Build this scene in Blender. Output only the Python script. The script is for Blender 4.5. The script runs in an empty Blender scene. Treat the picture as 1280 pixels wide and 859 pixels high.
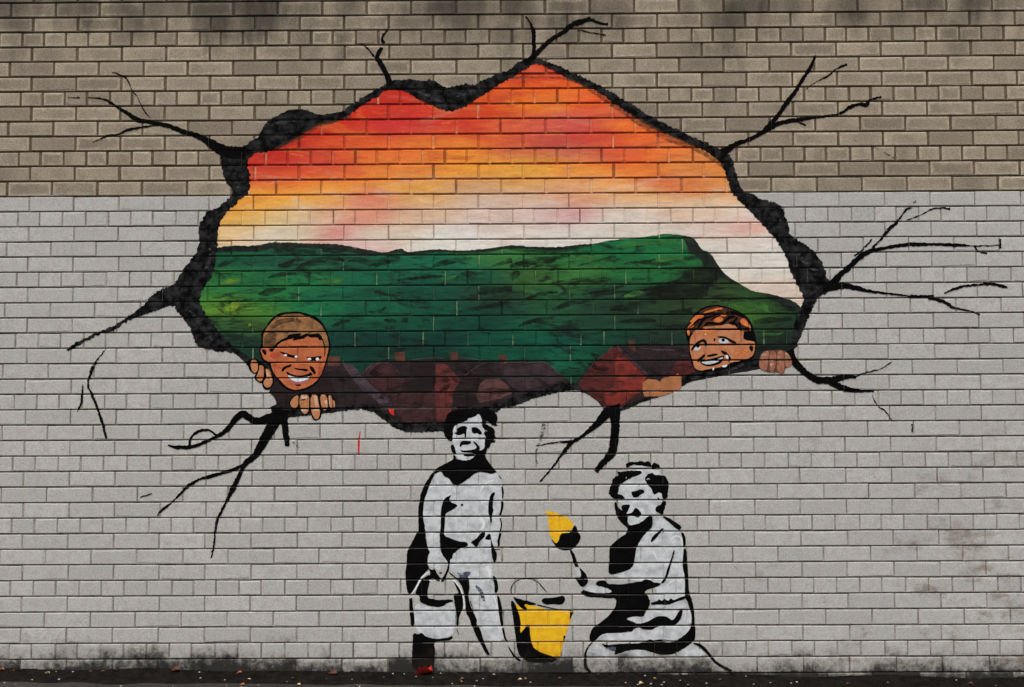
import bpy, math, random, bisect
from mathutils import Vector, Matrix, noise as mnoise
from mathutils.geometry import delaunay_2d_cdt
random.seed(7)
S = bpy.context.scene
C = S.collection

# ------------------------------------------------------------------ camera
F_PX = 1245.0                       # focal length in photograph pixels (35 mm on full frame)
CX, CZ, DIST = 0.0, 1.371, 4.930    # camera stands 4.93 m from the wall, 1.37 m above the ground
PAN, TILT, ROLL = -0.00501, 0.05226, -0.00517
def rot(v):
    x, y, z = v
    c, s = math.cos(ROLL), math.sin(ROLL); x, z = c*x - s*z, s*x + c*z
    c, s = math.cos(TILT), math.sin(TILT); y, z = c*y - s*z, s*y + c*z
    c, s = math.cos(PAN), math.sin(PAN); x, y = c*x + s*y, -s*x + c*y
    return Vector((x, y, z))
cam = bpy.data.objects.new('camera', bpy.data.cameras.new('camera'))
C.objects.link(cam); S.camera = cam
r, u, f = rot((1, 0, 0)), rot((0, 0, 1)), rot((0, 1, 0))
cam.matrix_world = Matrix(((r.x, u.x, -f.x, CX), (r.y, u.y, -f.y, -DIST), (r.z, u.z, -f.z, CZ), (0, 0, 0, 1)))
cam.data.sensor_width = 36; cam.data.sensor_fit = 'HORIZONTAL'; cam.data.lens = 36*F_PX/1280
cam.data.clip_start = 0.05; cam.data.clip_end = 2000

# ------------------------------------------------------------------ world and sun: overcast day
W = bpy.data.worlds.new('World'); S.world = W; W.use_nodes = True
wn = W.node_tree.nodes; wl = W.node_tree.links
SUN_EL, SUN_AZ = math.radians(62), math.radians(-18)     # azimuth from the wall's normal, towards the left
sky = wn.new('ShaderNodeTexSky'); sky.sky_type = 'NISHITA'; sky.sun_disc = False
sky.sun_elevation = SUN_EL; sky.sun_rotation = math.pi - SUN_AZ
sky.air_density = 1.5; sky.dust_density = 5.0
hs = wn.new('ShaderNodeHueSaturation'); hs.inputs['Saturation'].default_value = 0.08
wl.new(sky.outputs[0], hs.inputs['Color'])
bg = wn['Background']; wl.new(hs.outputs[0], bg.inputs['Color']); bg.inputs['Strength'].default_value = 0.10
sun = bpy.data.objects.new('sun', bpy.data.lights.new('sun', 'SUN')); C.objects.link(sun)
sun.data.energy = 1.3; sun.data.angle = math.radians(24); sun.data.color = (1.0, 0.97, 0.93)
sd = Vector((math.sin(SUN_AZ)*math.cos(SUN_EL), -math.cos(SUN_AZ)*math.cos(SUN_EL), math.sin(SUN_EL)))
sun.rotation_euler = sd.to_track_quat('Z', 'Y').to_euler()
sun.location = (0, -6, 8)
S.view_settings.view_transform = 'Standard'; S.view_settings.look = 'None'
S.view_settings.exposure = 0.62; S.view_settings.gamma = 1.0
S.render.engine = 'CYCLES'

# ------------------------------------------------------------------ helpers: tags, nodes
def tag(o, label=None, cat=None, group=None, kind=None):
    if label: o['label'] = label
    if cat: o['category'] = cat
    if group: o['group'] = group
    if kind: o['kind'] = kind
    return o
def empty(name, loc, label, cat, group=None):
    o = bpy.data.objects.new(name, None); C.objects.link(o); o.location = loc; o.empty_display_size = .1
    return tag(o, label, cat, group)
def lin(c):
    return tuple(((v/255)/12.92 if v/255 <= .04045 else ((v/255+.055)/1.055)**2.4) for v in c)

class NT:
    """tiny node-tree writer"""
    def __init__(s, name):
        s.m = bpy.data.materials.new(name); s.m.use_nodes = True
        s.t = s.m.node_tree; s.b = s.t.nodes['Principled BSDF']; s.out = s.t.nodes['Material Output']
        s.pos = s.t.nodes.new('ShaderNodeNewGeometry').outputs['Position']
    def inp(s, sock, v):
        if isinstance(v, bpy.types.NodeSocket): s.t.links.new(v, sock)
        elif v is not None:
            if isinstance(v, tuple) and len(v) == 3 and sock.type == 'RGBA': v = v + (1,)
            sock.default_value = v
    def math(s, op, a, b=None, c=None, clamp=False):
        n = s.t.nodes.new('ShaderNodeMath'); n.operation = op; n.use_clamp = clamp
        for i, v in enumerate((a, b, c)): s.inp(n.inputs[i], v)
        return n.outputs[0]
    def noise(s, scale, detail=3, rough=.55, vec=None, dist=0):
        n = s.t.nodes.new('ShaderNodeTexNoise'); s.inp(n.inputs['Vector'], vec or s.pos)
        n.inputs['Scale'].default_value = scale; n.inputs['Detail'].default_value = detail
        n.inputs['Roughness'].default_value = rough; n.inputs['Distortion'].default_value = dist
        return n.outputs[0]
    def vec(s, scale=(1, 1, 1), rotation=(0, 0, 0), loc=(0, 0, 0)):
        n = s.t.nodes.new('ShaderNodeMapping'); s.inp(n.inputs[0], s.pos)
        n.inputs['Scale'].default_value = scale; n.inputs['Rotation'].default_value = rotation; n.inputs['Location'].default_value = loc
        return n.outputs[0]
    def map(s, v, a, b, c=0., d=1., smooth=True):
        n = s.t.nodes.new('ShaderNodeMapRange'); n.interpolation_type = 'SMOOTHSTEP' if smooth else 'LINEAR'
        for i, x in enumerate((v, a, b, c, d)): s.inp(n.inputs[i], x)
        return n.outputs[0]
    def mix(s, fac, a, b, blend='MIX'):
        n = s.t.nodes.new('ShaderNodeMix'); n.data_type = 'RGBA'; n.blend_type = blend
        s.inp(n.inputs[0], fac); s.inp(n.inputs[6], a); s.inp(n.inputs[7], b)
        return n.outputs[2]
    def attr(s, name):
        n = s.t.nodes.new('ShaderNodeAttribute'); n.attribute_name = name; return n
    def xyz(s, v=None):
        n = s.t.nodes.new('ShaderNodeSeparateXYZ'); s.inp(n.inputs[0], v or s.pos); return n.outputs
    def scale(s, col, fac):
        n = s.t.nodes.new('ShaderNodeVectorMath'); n.operation = 'SCALE'
        s.inp(n.inputs[0], col); s.inp(n.inputs['Scale'], fac); return n.outputs[0]
    def bump(s, h, strength, dist):
        n = s.t.nodes.new('ShaderNodeBump'); s.inp(n.inputs['Height'], h)
        n.inputs['Strength'].default_value = strength; n.inputs['Distance'].default_value = dist
        s.t.links.new(n.outputs[0], s.b.inputs['Normal'])
    def finish(s, col, rough=.8, spec=.3, alpha=None):
        s.inp(s.b.inputs['Base Color'], col); s.inp(s.b.inputs['Roughness'], rough)
        s.b.inputs['Specular IOR Level'].default_value = spec
        if alpha is not None: s.inp(s.b.inputs['Alpha'], alpha)
        return s.m

# ------------------------------------------------------------------ the wall's lattice
PH, PW = 0.07613, 0.225             # course height and stretcher pitch
Z0, X0 = 3.3686, -2.4371            # joint 0 and the first perpend seen in the photograph
GB, GP, BEV, BEVD = 0.0068, 0.0058, 0.0026, 0.0028
BED = 0.0092                        # depth of the raked bed joint
R0, R1, XMIN, XMAX = -14, 47, -4.7, 4.7
ZB = Z0 - 13*PH                     # the grey coat stops at this joint
def gb(n): return .0092 if n < 13 else GB
def zrow(n): return Z0 - (n+1)*PH + gb(n)/2 - .001, Z0 - n*PH - gb(n)/2 - .001    # bottom, top of the bricks of a course
rows = {}                           # n -> list of [xa, xb, face offset, rnd]
perps = {}                          # n -> list of (xa, xb, depth, key)
rw = random.Random(3)
for n in range(R0, R1):
    k4 = n % 4
    if k4 == 2: ph, w = PW/4, PW/2
    elif k4 == 0: ph, w = PW/2, PW
    else: ph, w = 0., PW
    i0 = math.floor((XMIN - X0 - ph)/w); i1 = math.ceil((XMAX - X0 - ph)/w)
    js = [X0 + ph + i*w + rw.gauss(0, .0016 if w > .2 else .0024) for i in range(i0, i1 + 1)]
    rw_ = []; pp = []
    for a, b in zip(js[:-1], js[1:]):
        gp = .0115 if n < 13 else GP; g1, g2 = gp/2*rw.uniform(.7, 1.35), gp/2*rw.uniform(.7, 1.35)
        zb, zt = zrow(n); rw_.append([a + g1, b - g2, rw.gauss(0, .0007), rw.random(), zb + max(-.0012, min(.0014, rw.gauss(0, .0007))), zt + max(-.0016, min(.001, rw.gauss(0, .0008)))])
    for i in range(len(rw_) - 1):
        up = n < 13
        d = rw.uniform(.0042, .0062) if up else rw.choice((rw.uniform(.0008, .0018), rw.uniform(.0022, .0032), rw.uniform(.003, .0045), rw.uniform(.004, .0065)))
        pp.append((rw_[i][1], rw_[i+1][0], d, (n, i)))
    rows[n] = rw_; perps[n] = pp
row_x = {n: [b[0] for b in rows[n]] for n in rows}
def height(x, z, cx, cz):
    """depth (y) of the wall's surface at (x, z), for the piece the centroid (cx, cz) lies on; also the kind of piece"""
    n = math.floor((Z0 - .001 - cz)/PH)
    n = max(R0, min(R1-1, n)); zb, zt = zrow(n)
    i = max(0, bisect.bisect_right(row_x[n], cx) - 1); xa, xb, off, _, b0, b1 = rows[n][i]
    if cx > xb and i < len(perps[n]): return (perps[n][i][2], 'p', (n, i)) if zb < cz < zt else (BED, 'b', (n, 0 if cz > zt else 1))
    if not (b0 < cz < b1): return BED, 'b', (n, 0 if cz > b1 else 1)
    zb, zt = b0, b1
    d = min(x - xa, xb - x, z - zb, zt - z)
    return off + BEVD*max(0., 1 - d/BEV), 'f', (n, i)

# ------------------------------------------------------------------ materials of the wall
def wall_stain(t, rnd=None):
    """soot at the top, splash dirt at the foot, scattered smudges: factors 0..1"""
    x, y, z = t.xyz()
    big = t.noise(1.1, 4, .6); streak = t.noise(5, 4, .6, t.vec((1, 1, .25)))
    soot = t.math('ADD', t.map(z, 2.75, 3.42, -.45, .55), t.math('MULTIPLY', t.math('SUBTRACT', t.math('ADD', big, streak), 1.0), 1.9))
    soot = t.map(soot, .05, .85)
    soot = t.math('MULTIPLY', soot, t.map(z, 2.6, 3.05))
    fine = t.noise(34, 6, .72); mid = t.noise(6.5, 4, .6)
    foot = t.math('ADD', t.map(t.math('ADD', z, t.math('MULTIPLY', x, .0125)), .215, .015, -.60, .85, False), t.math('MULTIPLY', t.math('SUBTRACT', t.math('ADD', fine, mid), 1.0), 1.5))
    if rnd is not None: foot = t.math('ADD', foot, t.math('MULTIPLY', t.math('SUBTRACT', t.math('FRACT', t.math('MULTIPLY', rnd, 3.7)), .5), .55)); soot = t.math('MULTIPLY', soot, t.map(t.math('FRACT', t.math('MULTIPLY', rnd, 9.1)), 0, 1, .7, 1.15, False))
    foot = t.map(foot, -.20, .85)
    sm = t.math('ADD', t.math('MULTIPLY', t.math('SUBTRACT', t.noise(7.5, 4, .7, t.vec((.7, 1, 1.2), loc=(3, 1, 5))), .5), 2.2), t.map(x, .3, 2.6, -.48, -.10))
    sm = t.math('MULTIPLY', t.map(sm, -.12, .35), t.map(z, 1.7, .5))
    return soot, foot, sm
def make_wall_mat(name, mortar):
    t = NT(name)
    x, y, z = t.xyz()
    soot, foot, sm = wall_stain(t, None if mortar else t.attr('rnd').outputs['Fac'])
    edge_n = t.noise(9, 3)
    paint_mask = t.map(t.math('ADD', z, t.math('MULTIPLY', t.math('SUBTRACT', edge_n, .5), .045)), ZB + .001, ZB - .002, 0, 1, False)
    g1 = t.noise(330, 3, .7); g2 = t.noise(75, 4, .65); g3 = t.noise(12, 4, .6)
    g4 = t.noise(150, 2, .6)
    amt = t.map(z, ZB-.001, ZB+.001, .72, 1.0, False)
    grain = t.math('MULTIPLY', amt, t.math('ADD', t.math('MULTIPLY', t.math('SUBTRACT', g4, .5), 1.1), t.math('ADD', t.math('MULTIPLY', t.math('SUBTRACT', g1, .5), .8), t.math('MULTIPLY', t.math('SUBTRACT', g2, .5), .5))))
    if mortar:
        raw = t.mix(t.map(g3, .3, .7), lin((76, 63, 50)), lin((106, 90, 73)))
        coat = t.mix(t.map(g3, .3, .7), lin((108, 101, 92)), lin((156, 152, 144)))
        coat = t.mix(t.map(y, .0070, .0085, 0, 1, False), coat, t.mix(t.map(t.noise(20, 3), .35, .65), lin((82, 73, 63)), lin((138, 130, 119))))
    else:
        uv = t.t.nodes.new('ShaderNodeUVMap').outputs[0]
        uu, vv, _ = t.xyz(uv)
        bw = t.attr('bw').outputs['Fac']; rnd = t.attr('rnd').outputs['Fac']
        du = t.math('MULTIPLY', t.math('MINIMUM', uu, t.math('SUBTRACT', 1., uu)), bw)
        dv = t.math('MULTIPLY', t.math('MINIMUM', vv, t.math('SUBTRACT', 1., vv)), .0706)
        en = t.noise(38, 3, .6)
        ed = t.math('ADD', t.math('MINIMUM', du, dv), t.math('MULTIPLY', t.math('SUBTRACT', en, .5), .036))
        edge = t.map(ed, .020, -.003)
        edge = t.math('MULTIPLY', edge, t.map(t.math('FRACT', t.math('MULTIPLY', rnd, 17.3)), .1, 1., .15, 1.))
        base = t.mix(rnd, lin((126, 115, 101)), lin((154, 141, 123)))
        side = t.math('MULTIPLY', t.map(t.math('ABSOLUTE', t.math('SUBTRACT', uu, t.math('FRACT', t.math('MULTIPLY', rnd, 5.31)))), .0, .55), t.map(t.math('FRACT', t.math('MULTIPLY', rnd, 11.7)), .3, .9))
        base = t.mix(t.math('MULTIPLY', side, .45), base, lin((172, 158, 137)))
        base = t.mix(t.map(g3, .3, .75, 0, .55), base, lin((112, 101, 86)))
        raw = t.mix(t.math('MULTIPLY', edge, .8), base, lin((180, 167, 146)))
        r2 = t.math('FRACT', t.math('MULTIPLY', rnd, 7.77))
        coat = t.mix(r2, lin((165, 164, 161)), lin((180, 178, 174)))
        coat = t.mix(t.map(t.noise(26, 3, .6, t.vec(loc=(5, 0, 1))), .45, .7, 0, .75), coat, lin((160, 162, 152)))
        coat = t.mix(t.map(t.noise(31, 3, .6, t.vec(loc=(2, 0, 9))), .45, .7, 0, .75), coat, lin((168, 157, 152)))
        coat = t.mix(t.map(g3, .35, .75, 0, .35), coat, lin((153, 150, 145)))
        coat = t.mix(t.math('MULTIPLY', edge, .25), coat, lin((184, 182, 177)))
    col = t.mix(paint_mask, raw, coat)
    col = t.mix(t.math('MULTIPLY', sm, .75), col, lin((104, 91, 76)))
    col = t.mix(t.math('MULTIPLY', soot, .80), col, lin((44, 40, 35)))
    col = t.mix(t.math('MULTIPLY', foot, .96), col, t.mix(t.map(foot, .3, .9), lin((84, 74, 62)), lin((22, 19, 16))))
    col = t.scale(col, t.math('ADD', 1., grain))
    t.bump(t.math('ADD', t.math('MULTIPLY', g1, .5), g2), .55, .0022)
    return t.finish(col, .88, .22)
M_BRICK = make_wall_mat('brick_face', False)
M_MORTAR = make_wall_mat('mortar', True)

# ------------------------------------------------------------------ build the wall
WALL = empty('brick_wall', (0, 0, 0), 'long brick wall with bare brown upper courses and a pale grey painted lower part', 'wall')
THICK = .102
def brick_geo(xa, xb, zb, zt, off, rnd=0.):
    v = []
    for (y, i) in ((THICK, 0), (off + BEVD, 0), (off, BEV)):
        v += [(xa+i, y, zb+i), (xb-i, y, zb+i), (xb-i, y, zt-i), (xa+i, y, zt-i)]
    k = (rnd*733) % 1.
    if k < .34 and not in_poly((xa+xb)/2, (zb+zt)/2, HOLE):      # a worn corner
        c = int(k*1000) % 4; a = .004 + .010*((rnd*57) % 1.); b = .003 + .006*((rnd*91) % 1.)
        x, y, z = v[8+c]; v[8+c] = (x + (a if c in (0, 3) else -a), y, z + (b if c in (0, 1) else -b))
    fs = [(8, 9, 10, 11), (3, 2, 1, 0)]
    for j in range(4):
        k = (j+1) % 4
        fs += [(4+j, 4+k, 8+k, 8+j), (j, k, 4+k, 4+j)]
    return v, fs
def brick_mesh(name, items):
    V, Fc, UV, BW, RN = [], [], [], [], []
    for (xa, xb, zb, zt, off, rnd) in items:
        v, fs = brick_geo(xa, xb, zb, zt, off, rnd); o = len(V); V += v
        for q in fs:
            Fc.append(tuple(o+i for i in q)); BW.append(xb-xa); RN.append(rnd)
            for i in q: UV += [(v[i][0]-xa)/(xb-xa), (v[i][2]-zb)/(zt-zb)]
    me = bpy.data.meshes.new(name); me.from_pydata(V, [], Fc)
    me.uv_layers.new(name='UVMap').data.foreach_set('uv', UV)
    me.attributes.new('bw', 'FLOAT', 'FACE').data.foreach_set('value', BW)
    me.attributes.new('rnd', 'FLOAT', 'FACE').data.foreach_set('value', RN)
    me.materials.append(M_BRICK)
    return me

def unproj(px, py):
    """a point of the photograph that lies on the wall -> wall coordinates (x, z)"""
    d = rot(((px-640)/F_PX, 1.0, -(py-429.5)/F_PX)); t = DIST/d.y
    return CX + t*d.x, CZ + t*d.z

# which bricks show bare (not under the mural) and inside the picture: those become parts of their own
x_l, z_t = unproj(6, 6); x_r, z_b = unproj(1274, 832)
HOLE = [unproj(*p) for p in ((240, 340), (290, 190), (480, 100), (670, 70), (910, 185), (1035, 350), (995, 440), (860, 480), (770, 515), (640, 505), (520, 541), (330, 500))]
FIG = [(unproj(505, 850), unproj(630, 510)), (unproj(632, 835), unproj(740, 700)), (unproj(733, 850), unproj(872, 575))]
def in_poly(x, z, P):
    c = False
    for (x1, y1), (x2, y2) in zip(P, P[1:] + P[:1]):
        if (y1 > z) != (y2 > z) and x < (x2-x1)*(z-y1)/(y2-y1) + x1: c = not c
    return c
cand = {'brick': [], 'header_brick': []}; rest = []
for n in rows:
    for i, (xa, xb, off, rnd, zb, zt) in enumerate(rows[n]):
        it = (xa, xb, zb, zt, off, rnd); xc, zc = (xa+xb)/2, (zb+zt)/2
        ok = xa > x_l and xb < x_r and zb > z_b - .03 and zt < z_t and not in_poly(xc, zc, HOLE)
        if ok:
            for (a, b) in FIG:
                if a[0] < xc < b[0] and a[1] < zc < b[1]: ok = False
        (cand['header_brick' if n % 4 == 2 else 'brick'] if ok else rest).append(it)
for nm, lst in cand.items():
    lst.sort(key=lambda q: q[2] + .02*abs((q[0]+q[1])/2))      # the lower, the larger in the picture
    for it in lst[:300]:
        xa, xb, zb, zt, off, rnd = it; cx_, cz_ = (xa+xb)/2, zb
        me = brick_mesh(nm, [it]); me.transform(Matrix.Translation((-cx_, 0, -cz_)))
        o = bpy.data.objects.new(nm, me); C.objects.link(o); o.location = (cx_, 0, cz_); o.parent = WALL
    rest += lst[300:]
o = bpy.data.objects.new('brickwork', brick_mesh('brickwork', rest)); C.objects.link(o); o.parent = WALL; o['kind'] = 'stuff'
# mortar: the bed behind everything, and each perpend's filling
V, Fc = [], []
def add_box(V, Fc, a, b):
    o = len(V)
    V += [(x, y, z) for x in (a[0], b[0]) for y in (a[1], b[1]) for z in (a[2], b[2])]
    Fc += [tuple(o+i for i in q) for q in ((0, 1, 3, 2), (4, 6, 7, 5), (0, 4, 5, 1), (2, 3, 7, 6), (0, 2, 6, 4), (1, 5, 7, 3))]
for n in rows:
    zb, zt = zrow(n)
    x0, x1 = rows[n][0][0], rows[n][-1][1]
    add_box(V, Fc, (x0+.003, BED, zt-.0018), (x1-.003, THICK-.006, zt+gb(n)+.003))        # bed joint above this course
    for (xa, xb, d, key) in perps[n]: add_box(V, Fc, (xa, d, zb), (xb, THICK-.004, zt))
me = bpy.data.meshes.new('mortar'); me.from_pydata(V, [], Fc); me.materials.append(M_MORTAR)
o = bpy.data.objects.new('mortar', me); C.objects.link(o); o.parent = WALL; o['kind'] = 'stuff'
t = NT('inner_leaf'); M_LEAF = t.finish(t.mix(t.noise(14), lin((110, 104, 96)), lin((134, 126, 116))), .9, .2)
V, Fc = [], []
add_box(V, Fc, (XMIN+.1, THICK+.002, zrow(R1-1)[0]), (XMAX-.1, THICK+.115, zrow(R0)[1]))
me = bpy.data.meshes.new('inner_leaf'); me.from_pydata(V, [], Fc); me.materials.append(M_LEAF)
o = bpy.data.objects.new('inner_leaf', me); C.objects.link(o); o.parent = WALL

# ------------------------------------------------------------------ paint on the wall
rp = random.Random(11)
def Zm(ox, oy, s, pts):
    return [(ox + p[0]/s, oy + p[1]/s) + tuple(q/s for q in p[2:]) for p in pts]
def chaikin(P, it=2):
    for _ in range(it):
        Q = []
        for a, b in zip(P, P[1:] + P[:1]):
            Q += [(a[0]*.75+b[0]*.25, a[1]*.75+b[1]*.25), (a[0]*.25+b[0]*.75, a[1]*.25+b[1]*.75)]
        P = Q
    return P
def resample(P, d, closed=True):
    out = []
    n = len(P)
    for i in range(n if closed else n-1):
        a, b = P[i], P[(i+1) % n]; L = math.hypot(b[0]-a[0], b[1]-a[1]); k = max(1, int(L/d + .5))
        out += [tuple(a[q] + (b[q]-a[q])*j/k for q in range(len(a))) for j in range(k)]
    if not closed: out.append(P[-1])
    return out
def rough_edge(P, amp, d):
    n = len(P); out = []
    sd = rp.uniform(0, 99)
    for i in range(n):
        a, b = P[i-1], P[(i+1) % n]; tx, ty = b[0]-a[0], b[1]-a[1]; L = math.hypot(tx, ty) or 1
        x, y = P[i]
        w = mnoise.noise(Vector((x*.35, y*.35, sd))) + .6*mnoise.noise(Vector((x*.9, y*.9, sd+9)))
        out.append((x - ty/L*w*amp, y + tx/L*w*amp))
    return out
def shape(P, amp=.45, smooth=1, d=2.2):
    if smooth: P = chaikin(P, smooth)
    P = resample(P, d)
    return rough_edge(P, amp, d) if amp else P
def stroke(P, amp=.35, d=2.0):
    """brush stroke: points (x, y, width) -> outline"""
    Q = []
    n = len(P)
    for i in range(n-1):
        p0, p1, p2, p3 = P[max(0, i-1)], P[i], P[i+1], P[min(n-1, i+2)]
        k = max(1, int(math.hypot(p2[0]-p1[0], p2[1]-p1[1])/d))
        for j in range(k):
            s = j/k
            Q.append(tuple(.5*((2*p1[q]) + (-p0[q]+p2[q])*s + (2*p0[q]-5*p1[q]+4*p2[q]-p3[q])*s*s + (-p0[q]+3*p1[q]-3*p2[q]+p3[q])*s**3) for q in range(3)))
    Q.append(P[-1])
    L, R = [], []
    sd = rp.uniform(0, 99)
    for i, (x, y, w) in enumerate(Q):
        a, b = Q[max(0, i-1)], Q[min(len(Q)-1, i+1)]; tx, ty = b[0]-a[0], b[1]-a[1]; l = math.hypot(tx, ty) or 1
        w = max(w, .7)
        e1 = amp*mnoise.noise(Vector((x*.4, y*.4, sd))); e2 = amp*mnoise.noise(Vector((x*.4, y*.4, sd+50)))
        e1 = max(e1, -w*.3); e2 = max(e2, -w*.3)
        L.append((x - ty/l*(w/2+e1), y + tx/l*(w/2+e1))); R.append((x + ty/l*(w/2+e2), y - tx/l*(w/2+e2)))
    a, b = Q[0], Q[-1]
    return L + R[::-1]
def ell(x, y, rx, ry, n=12, ang=0):
    c, s = math.cos(ang), math.sin(ang)
    return [(x + rx*math.cos(i/n*math.tau)*c - ry*math.sin(i/n*math.tau)*s, y + rx*math.cos(i/n*math.tau)*s + ry*math.sin(i/n*math.tau)*c) for i in range(n)]

LAY = .00028
lay_count = {}
def paint(name, parent, mat, polys, layer, cols=None, grid=0, drop=0., label=None):
    """each separate patch of paint is an object of its own"""
    root = parent
    while root.parent: root = root.parent
    first = None
    for P in polys:
        k = lay_count[root.name] = lay_count.get(root.name, 0) + 1
        o = coat(name, parent, mat, [P], layer + (k % 80)*.011, cols, grid, drop, label)
        first = first or o
    return first
def coat(name, parent, mat, polys, layer, cols=None, grid=0, drop=0., label=None):
    """one coat of paint: outlines in photograph pixels, cut along every brick edge and laid on the bricks' relief"""
    vs, edges, faces = [], [], []
    for P in polys:
        if sum(a[0]*b[1] - b[0]*a[1] for a, b in zip(P, P[1:] + P[:1])) > 0: P = P[::-1]      # picture y runs down
        o = len(vs); vs += [Vector(unproj(*q[:2])) for q in P]; faces.append(list(range(o, o+len(P))))
    xs = [v.x for v in vs]; zs = [v.y for v in vs]
    xa, xb, za, zb = min(xs), max(xs), min(zs), max(zs)
    if grid:
        outer = [(v.x, v.y) for v in vs]
        P0 = [unproj(*q[:2]) for q in polys[0]]
        px = [q[0] for q in polys[0]]; py = [q[1] for q in polys[0]]
        y = min(py)
        while y < max(py):
            x = min(px)
            while x < max(px):
                w = unproj(x + rp.uniform(-.3, .3)*grid, y + rp.uniform(-.3, .3)*grid)
                if in_poly(w[0], w[1], P0): vs.append(Vector(w))
                x += grid
            y += grid
    n0 = max(R0, math.floor((Z0-zb)/PH)-1); n1 = min(R1-1, math.floor((Z0-za)/PH)+1)
    for n in range(n0, n1+1):
        b0, b1 = zrow(n)
        if b1 < za - .01 or b0 > zb + .01: continue
        r0, r1 = b0, b1
        for (x0, x1, off, _, b0, b1) in rows[n]:
            if x1 < xa - .002 or x0 > xb + .002: continue
            o = len(vs); i = BEV
            vs += [Vector(q) for q in ((x0, b0), (x1, b0), (x1, b1), (x0, b1), (x0+i, b0+i), (x1-i, b0+i), (x1-i, b1-i), (x0+i, b1-i))]
            for j in range(4):
                k = (j+1) % 4; edges += [(o+j, o+k), (o+4+j, o+4+k), (o+j, o+4+j)]
        for (x0, x1, d, key) in perps[n]:
            if x1 < xa or x0 > xb: continue
            o = len(vs); vs += [Vector(q) for q in ((x0, r0), (x1, r0), (x1, r1), (x0, r1))]
            edges += [(o, o+1), (o+2, o+3)]
    rv, re, rf, ov, oe, of = delaunay_2d_cdt(vs, edges, faces, 0, 1e-6)
    loc = parent_loc(parent)
    V, Fc, idx, CV = [], [], {}, []
    for fi, q in enumerate(rf):
        if not of[fi]: continue
        cx = sum(rv[i].x for i in q)/len(q); cz = sum(rv[i].y for i in q)/len(q)
        _, kd, key = height(cx, cz, cx, cz)
        if kd == 'b' and not cols and not mat.name.startswith(('black', 'rim_black', 'thin_black')): continue      # the brush does not reach into the raked joints
        h = ((key[0]*7919 + key[1]*104729) % 1000)/1000.
        if drop and not cols and kd == 'p' and h < drop: continue
        g = []
        for i in q:
            x, z = rv[i]
            kk = (i, kd, key)
            if kk not in idx:
                y = (.0062 if kd == 'b' else height(x, z, cx, cz)[0]) - LAY*layer - .00012
                idx[kk] = len(V); V.append((x-loc[0], y-loc[1], z-loc[2]))
                if cols:
                    c = cols(x, z)
                    if kd == 'b': c = tuple(q*q*.35/(max(c) + .02) + q*.12 for q in c)      # grime and thin paint down in the joint
                    if kd == 'p':
                        w = (.50 if h < drop else .10 if h < drop*2.2 else 0.)*max(0., min(1., .5 + 2.4*mnoise.noise(Vector((x*41, z*33, 2.)))))
                        if h > .86: c = tuple(q*.35 for q in c)
                        elif h > drop*2.2: c = tuple(q*(.55 + .25*h) for q in c)
                        else: c = tuple(q + (p - q)*w for q, p in zip(c, (.60, .55, .32) if z > 2.1 else (.30, .42, .20)))
                    CV += list(c) + [1.0]
            g.append(idx[kk])
        Fc.append(tuple(g))
    me = bpy.data.meshes.new(name); me.from_pydata(V, [], Fc); me.materials.append(mat)
    if cols: me.attributes.new('Col', 'FLOAT_COLOR', 'POINT').data.foreach_set('color', CV)
    # faces towards the street
    me.update()
    if len(me.polygons) and me.polygons[0].normal.y > 0: me.flip_normals()
    o = bpy.data.objects.new(name, me); C.objects.link(o); o.parent = parent
    if label: o['label'] = label
    return o
def parent_loc(p):
    v = Vector((0, 0, 0))
    while p: v = v + p.location; p = p.parent
    return v

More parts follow.
